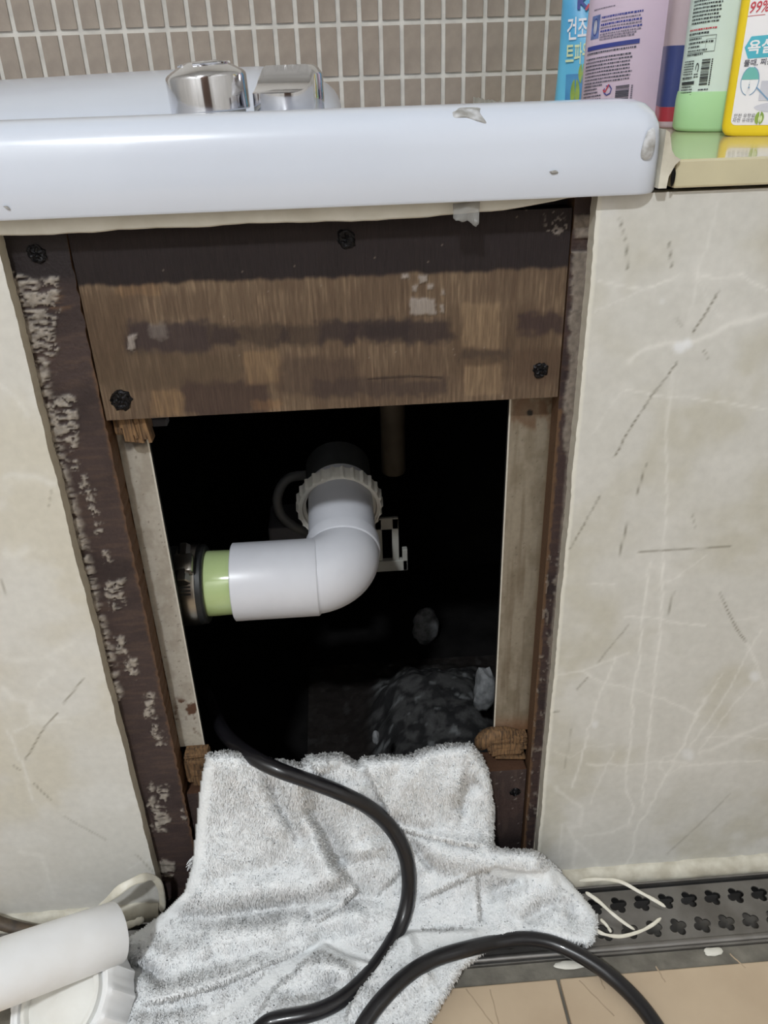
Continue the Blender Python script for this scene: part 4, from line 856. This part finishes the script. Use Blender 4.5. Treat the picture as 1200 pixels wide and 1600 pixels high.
in_pipe(MB().box(-.0072, .0072, -.0075, .0075, -.0045, .0040, bev=.0016, mtx=Mq).build('screw_housing', 'clamp_steel', None, True, 30))
in_pipe(MB().lathe([(.0001, -.016), (.0042, -.016), (.0046, -.0155), (.0046, .010), (.0060, .0104), (.0060, .0150), (.0052, .0158), (.0001, .0158)], 6, Mq @ Matrix.Rotation(math.pi / 2, 4, 'X')).build('clamp_screw', 'clamp_steel', None, True, 30))

# other things hidden in the dark
mat('pipe_brown', (84, 76, 64), rough=.6, rgb2=(66, 58, 48), vscale=40); mat('bracket_white', (166, 166, 160), rough=.5, var=.05); mat('hose_grey', (92, 94, 96), rough=.5, var=.1); mat('box_grey', (90, 90, 96), rough=.6, var=.08)
p = onY(615, 735, .25)
o = MB().lathe([(.0085, .0), (.0112, -.0005), (.0118, .001), (.0118, .22)], 28, Matrix.Translation(p) @ Matrix.Rotation(.1, 4, 'X')).build('hanging_pipe', 'pipe_brown', None, True); tag(o, 'thin brown pipe hanging down behind the ribbed nut', 'pipe')
br = tag(empty('plastic_bracket', onY(605, 885, .20)), 'white slotted plastic bracket behind the drain elbow', 'bracket')
P0 = onY(603, 845, .205)
bm_ = MB().box(-.0125, -.0055, 0, .004, -.026, .024, bev=.0008).box(.004, .0105, 0, .004, -.026, .024, bev=.0008).box(-.0125, .0105, 0, .004, .012, .0245, bev=.0008).box(-.0125, .0185, -.002, .0045, -.034, -.022, bev=.0008).box(.0135, .0185, -.002, .0045, -.034, -.010, bev=.0008)
bm_.v = [(q[0] + P0[0] + .002, q[1] + P0[1], q[2] + P0[2]) for q in bm_.v]; local(bm_.build('bracket_plate', 'bracket_white'), br)
pts = catmull([onY(482, 742, .24), onY(450, 748, .235), onY(434, 775, .23), onY(440, 805, .225), onY(470, 828, .22), onY(500, 835, .235)], 8)
tag(MB().tube(pts, .0048, 12).build('grey_hose', 'hose_grey', None, True), 'thin grey hose looped behind the left side of the ribbed nut', 'hose')
P0 = onY(455, 838, .23); tag(MB().box(P0[0] - .022, P0[0] + .03, P0[1], P0[1] + .05, P0[2] - .05, P0[2] + .010, bev=.002).build('junction_box', 'box_grey'), 'dim grey junction box behind the white drain pipe', 'box')
P0 = onY(250, 661, .10); tag(MB().box(P0[0] - .006, P0[0] + .005, P0[1], P0[1] + .01, P0[2] - .003, P0[2] + .003, bev=.001, mtx=None).build('wall_clip', 'box_grey'), 'tiny grey clip in the dark upper left corner of the opening', 'clip')

# ================================================================== towel
OUT = [(322, 1180), (345, 1173), (372, 1174), (400, 1183), (440, 1188), (470, 1193), (480, 1181), (505, 1178), (532, 1177), (548, 1186), (558, 1192), (568, 1182), (600, 1181), (640, 1179), (662, 1170), (690, 1164), (735, 1161), (747, 1176), (756, 1190), (765, 1215), (770, 1255), (769, 1322),
       (800, 1327), (832, 1328), (850, 1338), (872, 1358), (905, 1393), (931, 1425), (934, 1440), (930, 1465), (918, 1478), (880, 1470), (832, 1457), (790, 1466), (765, 1478), (742, 1497), (722, 1512), (706, 1540), (690, 1565), (668, 1600), (640, 1650), (600, 1720), (520, 1760), (330, 1760), (230, 1730), (196, 1660), (176, 1600), (192, 1560), (203, 1530), (198, 1500), (192, 1470), (225, 1448), (262, 1420), (288, 1392), (300, 1350), (305, 1300), (311, 1240), (316, 1205)]
def z4(l): return [(250 + a / 2.4, 1120 + b / 2.4) for a, b in l]
def zE(l): return [(450 + a / 2.353, 1140 + b / 2.353) for a, b in l]
def zD(l): return [(180 + a / 3.158, 1140 + b / 3.158) for a, b in l]
def zG(l): return [(180 + a / 2.222, 1360 + b / 2.222) for a, b in l]
# (line, height mm, width px, kind): ridge = soft two sided, step = raised on the + side (image right hand when walking along), fading with width
RIDGES = [(zD([(540, 120), (640, 260), (720, 400), (860, 560)]), 7, 26), (zD([(760, 210), (820, 360), (900, 500), (960, 560)]), -8, 13), (zD([(860, 150), (900, 330), (980, 520), (1060, 700), (1075, 790)]), 15, 24), (zD([(930, 350), (1040, 520), (1130, 690)]), -13, 17), (zD([(1150, 260), (1190, 480), (1210, 640)]), 9, 34),
          (zD([(420, 780), (640, 720), (860, 660)]), -4, 20), (zD([(360, 850), (600, 800), (850, 780), (1060, 810)]), 9, 30), (zG([(120, 150), (350, 165), (560, 128), (740, 100)]), -6, 15), (zG([(250, 205), (480, 205), (700, 175), (960, 135)]), 10, 24), (zG([(660, 160), (760, 120), (880, 90)]), -4, 11),
          (zE([(420, 130), (560, 220), (650, 230)]), 9, 46), (zE([(610, 310), (650, 230), (700, 180)]), -6, 14), (zE([(370, 320), (440, 350), (540, 378)]), -6, 12), (zE([(80, 110), (170, 190), (250, 270)]), 7, 28),
          (zE([(440, 390), (500, 470), (545, 520)]), -7, 9), (zE([(480, 420), (600, 460), (740, 470), (880, 470), (960, 500)]), 13, 27), (zE([(290, 400), (340, 520), (380, 560)]), 6, 30), (zE([(800, 660), (900, 600), (1000, 560)]), 8, 26), (zE([(860, 710), (940, 650), (1020, 640), (1060, 700)]), -5, 12), (zE([(720, 600), (820, 570), (880, 545)]), -5, 13),
          (zE([(980, 690), (1010, 640), (1040, 600)]), 5, 16), (zG([(60, 260), (180, 300), (330, 270)]), 7, 22), (zG([(40, 330), (110, 340), (180, 400)]), -8, 12), (zG([(640, 330), (760, 330), (830, 360)]), 8, 18), (zG([(560, 440), (700, 420), (790, 380)]), -5, 11), (zG([(860, 480), (980, 430), (1100, 330)]), 6, 18), (zG([(260, 270), (420, 255), (600, 220)]), 7, 22), (zG([(120, 420), (260, 400), (420, 350), (560, 290)]), 5, 16), (zG([(60, 500), (200, 480), (330, 450)]), -4, 12)]
STEPS = [(zE([(268, 100), (310, 200), (375, 320), (415, 368), (510, 392), (620, 420), (752, 436)]), -7, 26), (zE([(470, 630), (560, 590), (640, 550), (690, 520), (760, 508), (840, 525), (960, 530)]), -8, 22), (zE([(692, 520), (700, 620), (708, 715)]), 5, 40),
         (zG([(60, 470), (200, 445), (370, 395), (520, 330), (620, 290), (720, 248)]), -7, 26), (zG([(330, 510), (450, 420), (530, 340)]), -2.5, 22), (zG([(720, 248), (640, 330), (540, 420), (480, 520)]), -4, 60), (zG([(720, 248), (800, 290), (900, 320)]), 5, 40), (zG([(1040, 205), (980, 230), (930, 300), (860, 390), (810, 470), (790, 540)]), -7, 36), (zG([(1000, 208), (1100, 205), (1270, 202)]), 4, 30),
         (zG([(690, 185), (780, 130), (850, 60)]), -8, 26), (zG([(840, 265), (920, 235), (1010, 190)]), -5, 20), (zE([(40, 100), (70, 90), (110, 170)]), -6, 24)]
HEMS = [([(318, 1195), (310, 1260), (304, 1320), (295, 1378), (262, 1420), (215, 1455)], 15), (zG([(330, 520), (450, 440), (560, 350), (690, 262)]), 9), (zG([(725, 255), (790, 285), (900, 325)]), 12), (zE([(420, 755), (560, 770), (700, 745)]), 11), (zE([(760, 512), (860, 530), (980, 535), (1060, 590), (1130, 660)]), 9)]
def towel_surf(px, py):
    """world point of the cloth seen through (px,py): hangs over the bottom rail, then spreads over the drain and floor"""
    px = np.asarray(px, float); py = np.asarray(py, float)
    yw = 0.006 - 0.00010 * (py - 1175) - .012 * sstep(1250, 1400, py)
    yw = np.where(px > 770, np.minimum(yw, -0.008), yw)
    yf = onZ(px, py, .022 - .008 * sstep(620, 900, px))[..., 1]
    k = .022; h = np.clip(.5 + .5 * (yf - yw) / k, 0, 1); y = yf * (1 - h) + yw * h - k * h * (1 - h)
    disp = np.zeros(px.shape)
    for pl, hm, w in RIDGES:
        d, s, t = poly_dist(px, py, pl); en = np.clip(np.minimum(t, 1 - t) * 5 + .25, 0, 1); disp += 1.35 * hm * en * np.exp(-(d / w) ** 2)
    for pl, hm, w in STEPS:
        d, s, t = poly_dist(px, py, pl); en = sstep(0, .12, t) * (1 - sstep(.9, 1.0, t)); side = s * np.sign(hm)
        disp += 1.3 * abs(hm) * en * np.where(side > 0, np.exp(-d / w) * sstep(-1, 5.0, d), -.12 * np.exp(-(d / 8.0) ** 2))
    disp += 2.2 * (fbm(px / 60, py / 60, 2, 77) - .5) * 2 + 0.3 * (fbm(px / 14, py / 14, 2, 78) - .5) * 2
    d, _, _ = poly_dist(px, py, OUT + OUT[:1]); ins = in_poly(px, py, OUT); d = np.where(ins, d, 0); top = (py < 1200)
    R_ = np.where(top, 16.0, 13.0); q = np.clip(1 - d / R_, 0, 1); disp -= np.where(top, 22.0, 11.0) * (1 - np.sqrt(np.clip(1 - q * q, 0, 1)))
    P = onY(px, py, y); dr = ray(px, py); dr = dr / np.linalg.norm(dr, axis=-1)[..., None]; P = P - dr * (disp * .001)[..., None]
    P[..., 2] = np.maximum(P[..., 2], .0045); lim = np.where(P[..., 2] < .128, .0145, .05); lim = np.where(P[..., 0] > .140, -.0012, lim); lim = np.where(P[..., 0] < -.17, -.0012, lim); P[..., 1] = np.minimum(P[..., 1], lim)
    return P
mat('terry', (240, 242, 243), rough=.95, rgb2=(230, 233, 235), vscale=60, bump=.8, bscale=420, spec=.1)
mat('terry_fibre', (247, 248, 249), rough=.9, rgb2=(238, 241, 243), vscale=90, spec=.1)
mat('hem_cotton', (226, 228, 230), rough=.9, rgb2=(214, 216, 218), vscale=120, bump=.4, bscale=700)
st = 2.5; gx = np.arange(135, 945, st); gy = np.arange(1155, 1765, st); GX, GY = np.meshgrid(gx, gy); PT = towel_surf(GX, GY)
cx, cy = (GX[:-1, :-1] + st / 2), (GY[:-1, :-1] + st / 2); keep = in_poly(cx, cy, OUT)
idg = np.arange(GX.size).reshape(GX.shape); q4 = np.stack([idg[:-1, :-1], idg[1:, :-1], idg[1:, 1:], idg[:-1, 1:]], -1)[keep]
used, inv = np.unique(q4, return_inverse=True); TV = PT.reshape(-1, 3)[used]; TF = inv.reshape(-1, 4); TPX = GX.ravel()[used]; TPY = GY.ravel()[used]
towel = tag(empty('towel', (float(TV[:, 0].mean()), -.03, 0)), 'crumpled white terry towel hanging out of the opening onto the floor drain', 'towel')
cloth = local(mk('cloth', TV, TF, 'terry', None, True), towel)
md = cloth.modifiers.new('t', 'SOLIDIFY'); md.thickness = .003; md.offset = -1
# terry pile: short loops standing off the cloth (none on the flat woven hems)
hd = np.full(TPX.shape, 1e9)
for pl, w in HEMS: hd = np.minimum(hd, poly_dist(TPX, TPY, pl)[0] - w)
tri = np.vstack([TF[:, [0, 1, 2]], TF[:, [0, 2, 3]]]); A, Bq, Cq = TV[tri[:, 0]], TV[tri[:, 1]], TV[tri[:, 2]]
nr = np.cross(Bq - A, Cq - A); ar = np.linalg.norm(nr, axis=1); nr /= ar[:, None] + 1e-15; 
flip = ((nr * (CAM - A)).sum(1) < 0); nr[flip] *= -1
wgt = np.minimum(ar, 12 * np.median(ar)) * (hd[tri[:, 0]] > 0); NB = 110000; pick = RNG.choice(len(tri), NB, p=wgt / wgt.sum()); u, v = RNG.random(NB), RNG.random(NB); m = u + v > 1; u[m] = 1 - u[m]; v[m] = 1 - v[m]
VN = np.zeros_like(TV)
for k_ in range(3): np.add.at(VN, tri[:, k_], nr * ar[:, None])
VN /= np.linalg.norm(VN, axis=1)[:, None] + 1e-15
base = A[pick] + u[:, None] * (Bq - A)[pick] + v[:, None] * (Cq - A)[pick]; N_ = nr[pick]
clump = np.stack([fbm(base[:, 0] * 260, base[:, 2] * 260 + base[:, 1] * 200, 2, s_) - .5 for s_ in (3, 4, 5)], 1) * 2.6
dirn = N_ * .6 + clump + RNG.normal(0, .42, (NB, 3)) + np.array([0, -.1, -.25]); dirn /= np.linalg.norm(dirn, axis=1)[:, None]
ln = RNG.uniform(.0018, .0036, NB)[:, None]; wd_ = RNG.uniform(.00028, .00045, NB)[:, None]
sd = np.cross(dirn, N_ * .5 + np.array([-.06, -.70, .71])); sd /= np.linalg.norm(sd, axis=1)[:, None] + 1e-12; sd = sd + RNG.normal(0, .2, sd.shape); sd /= np.linalg.norm(sd, axis=1)[:, None]
gn = np.cross(sd, dirn); fl = (gn @ np.array([-.06, -.70, .71])) < 0; sd[fl] *= -1
mid = base + dirn * ln * .55; tip = base + (dirn * .85 + np.array([0, 0, -.35])) * ln
FV = np.stack([base - sd * wd_, base + sd * wd_, mid + sd * wd_, mid - sd * wd_, tip], 1).reshape(-1, 3); k5 = np.arange(NB)[:, None] * 5
FT = np.vstack([k5 + np.array([[0, 1, 2]]), k5 + np.array([[0, 2, 3]]), k5 + np.array([[3, 2, 4]])])
pile = local(mk('terry_pile', FV, FT, 'terry_fibre', None, False), towel); NS = VN[tri[pick, 0]] + RNG.normal(0, .18, (NB, 3)) + clump * .07; NS /= np.linalg.norm(NS, axis=1)[:, None]
pile.data.normals_split_custom_set_from_vertices(np.repeat(NS, 5, axis=0).tolist()); pile['kind'] = 'stuff'; pile['label'] = 'short looped cotton pile'
# loose threads at the torn hem
th = MB()
for k in range(7):
    p = onY(303 + k % 3, 1338 + k * 2.0, -.012); th.tube(catmull([p, p + np.array([-.003, -.002, -.001 + .001 * (k % 3)]), p + np.array([-.0055 - .001 * (k % 2), -.003, -.004])], 5), .0003, 5)
local(th.build('loose_threads', 'hem_cotton'), towel)

# ------------------------------------------------------------------ black cable
mat('cable_black', (26, 25, 29), rough=.32, var=.2, coat=.2)
CR = .0060
def on_towel(l, lift=CR * .95):
    l = np.array(l, float); P = towel_surf(l[:, 0], l[:, 1]); d = ray(l[:, 0], l[:, 1]); d /= np.linalg.norm(d, axis=1)[:, None]
    lf = l[:, 2] * .001 if l.shape[1] > 2 else lift
    return P - d * np.asarray(lf)[..., None] if np.ndim(lf) else P - d * lf
pa = [onY(322, 1085, .13), onY(334, 1112, .085), onY(345, 1136, .052), onY(362, 1158, .030)]
pb = on_towel([(400, 1186, 9), (440, 1205, 7), (485, 1221, 6), (530, 1238, 6), (572, 1259, 6), (606, 1288, 6), (628, 1322, 6), (638, 1360, 6), (638, 1398, 5), (631, 1432, 4), (618, 1462, 2.5), (600, 1492, 1), (578, 1520, 1), (553, 1546, 2), (520, 1570, 4), (480, 1585, 5), (440, 1592, 5), (415, 1600, 6)])
pc = on_towel([(395, 1625, 6), (400, 1665, 6), (430, 1700, 6), (480, 1708, 6), (525, 1680, 6), (553, 1630, 6), (575, 1590, 6), (605, 1553, 6), (640, 1521, 5.5), (680, 1498, 5), (725, 1484, 4)])
pd = [onZ(772, 1473, .013), onZ(815, 1467, .012), onZ(858, 1472, .0105), onZ(895, 1487, .009), onZ(930, 1507, .0075), onZ(965, 1534, .0058), onZ(998, 1567, .0055), onZ(1025, 1603, .0055), onZ(1045, 1640, .0055), onZ(1070, 1720, .0055)]
cp = catmull(np.vstack([pa, pb, pc, pd]), 9)
for _ in range(3): cp[1:-1] = .25 * cp[:-2] + .5 * cp[1:-1] + .25 * cp[2:]
tag(MB().tube(cp, CR, 16).build('black_cable', 'cable_black', None, True), 'black rubber cable running from the opening over the towel and across the floor', 'cable')

# ------------------------------------------------------------------ fallen trap fitting, bottom left
mat('pvc_old', (246, 247, 249), rough=.3, rgb2=(240, 240, 240), vscale=30, bump=.04)
mat('pvc_cream', (238, 238, 234), rough=.35, rgb2=(230, 229, 224), vscale=40)
fit = tag(empty('trap_fitting', onZ(110, 1560, 0)), 'loose white drain fitting with cut pipe and big ribbed cap, lower left corner', 'fitting')
A0 = onZ(183, 1456, .066); A1 = onZ(-30, 1532, .098); ax = (A1 - A0) / np.linalg.norm(A1 - A0); Lp = np.linalg.norm(A1 - A0) + .05
MP = Matrix.Translation(A0) @ Vector(ax).to_track_quat('Z', 'Y').to_matrix().to_4x4()
local(recalc(MB().lathe([(.0192, .03), (.0192, .0002), (.0215, 0), (.0220, .0008), (.0222, .03), (.0232, Lp)], 48, MP).build('cut_pipe', 'pvc_old', None, True, 40)), fit)
NCt = onZ(92, 1560, .040); axn = Vector((-.34, -.30, .9)).normalized(); MC = Matrix.Translation(Vector(NCt) - axn * .034) @ axn.to_track_quat('Z', 'Y').to_matrix().to_4x4()
local(ribbed_nut(.0440, .034, .0330, 16, MC).build('ribbed_cap', 'pvc_old', None, True, 30), fit)
local(MB().lathe([(.0330, .020), (.0330, .0335), (.0318, .0345), (.0295, .0345), (.0285, .0330), (.0285, .0300), (.0240, .0310), (.012, .0350), (.0001, .0365)], 56, MC).build('inner_flange', 'pvc_cream', None, True, 35), fit)

# ------------------------------------------------------------------ peeled sealant strips and a brown hose
mat('strip_cream', (232, 228, 216), rough=.5, rgb2=(216, 210, 192), vscale=90, bump=.3)
mat('hose_brown', (88, 74, 58), rough=.6, rgb2=(58, 50, 44), vscale=90, bump=.3)
def strip(label, pts, w, flat, m='strip_cream', name='sealant_strip', up=(0, -.6, .8)):
    c = catmull(pts, 8); t = np.linspace(0, 1, len(c)); r = w * (.75 + .5 * vnoise(t * 9, t * 0, len(pts))) * np.clip(np.minimum(t, 1 - t) * 14 + .35, 0, 1)
    return tag(MB().tube(c, r, 10, flat=flat, up=up).build(name, m, None, True), label, 'strip')
strip('curled cream sealant strip arching beside the left slab edge', [onY(150, 1424, -.022), onY(172, 1403, -.030), onY(196, 1384, -.030), onY(222, 1372, -.022), onY(240, 1372, -.014), onY(250, 1385, -.010), onY(254, 1408, -.006), onZ(252, 1424, .006)], .0030, .5)
strip('short cream sealant scrap between the cut pipe and towel', [onZ(186, 1450, .008), onZ(205, 1444, .008), onZ(225, 1436, .010)], .0030, .6)
strip('long thin sealant strip lying across the drain holes beside the towel', [onZ(915, 1394, .012), onZ(935, 1408, .010), onZ(955, 1426, .006), onZ(974, 1441, .003), onZ(992, 1453, .0012)], .0015, .5)
strip('thin white sealant strip peeling off the wall foot over the upper holes', [onY(905, 1376, -.008), onY(940, 1374, -.011), onZ(970, 1378, .006), onZ(1000, 1394, .004), onZ(1022, 1406, .003), onZ(1040, 1417, .0012)], .0014, .5)
strip('thin white sealant strip curling over the lower drain holes', [onZ(928, 1452, .006), onZ(945, 1460, .004), onZ(970, 1463, .003), onZ(998, 1456, .005), onZ(1018, 1446, .010), onZ(1033, 1434, .016)], .0013, .45)
strip('tiny white sealant shred on the drain at the towel corner', [onZ(938, 1436, .006), onZ(948, 1446, .003), onZ(955, 1457, .0012)], .0012, .5)
c = catmull([onZ(-60, 1425, .03), onZ(-20, 1436, .022), onZ(15, 1447, .015), onZ(45, 1454, .012), onZ(66, 1456, .011)], 8)
tag(MB().tube(c, .0052, 14, flat=.8, up=(0, -.3, 1)).build('brown_hose', 'hose_brown', None, True), 'brown stained hose end lying beside the cut pipe at the wall foot', 'hose')
lump('cement_chip', onZ(1115, 1487, -.0025), .0050, 21, 'sealant_old', (1.7, .7, .25), 'flat cement chip on the grout in front of the drain', 'cement')
lump('cement_chip', onZ(895, 1507, -.0025), .0060, 23, 'sealant_old', (2.4, .6, .2), 'pale cement smear on the grout behind the black cable', 'cement')
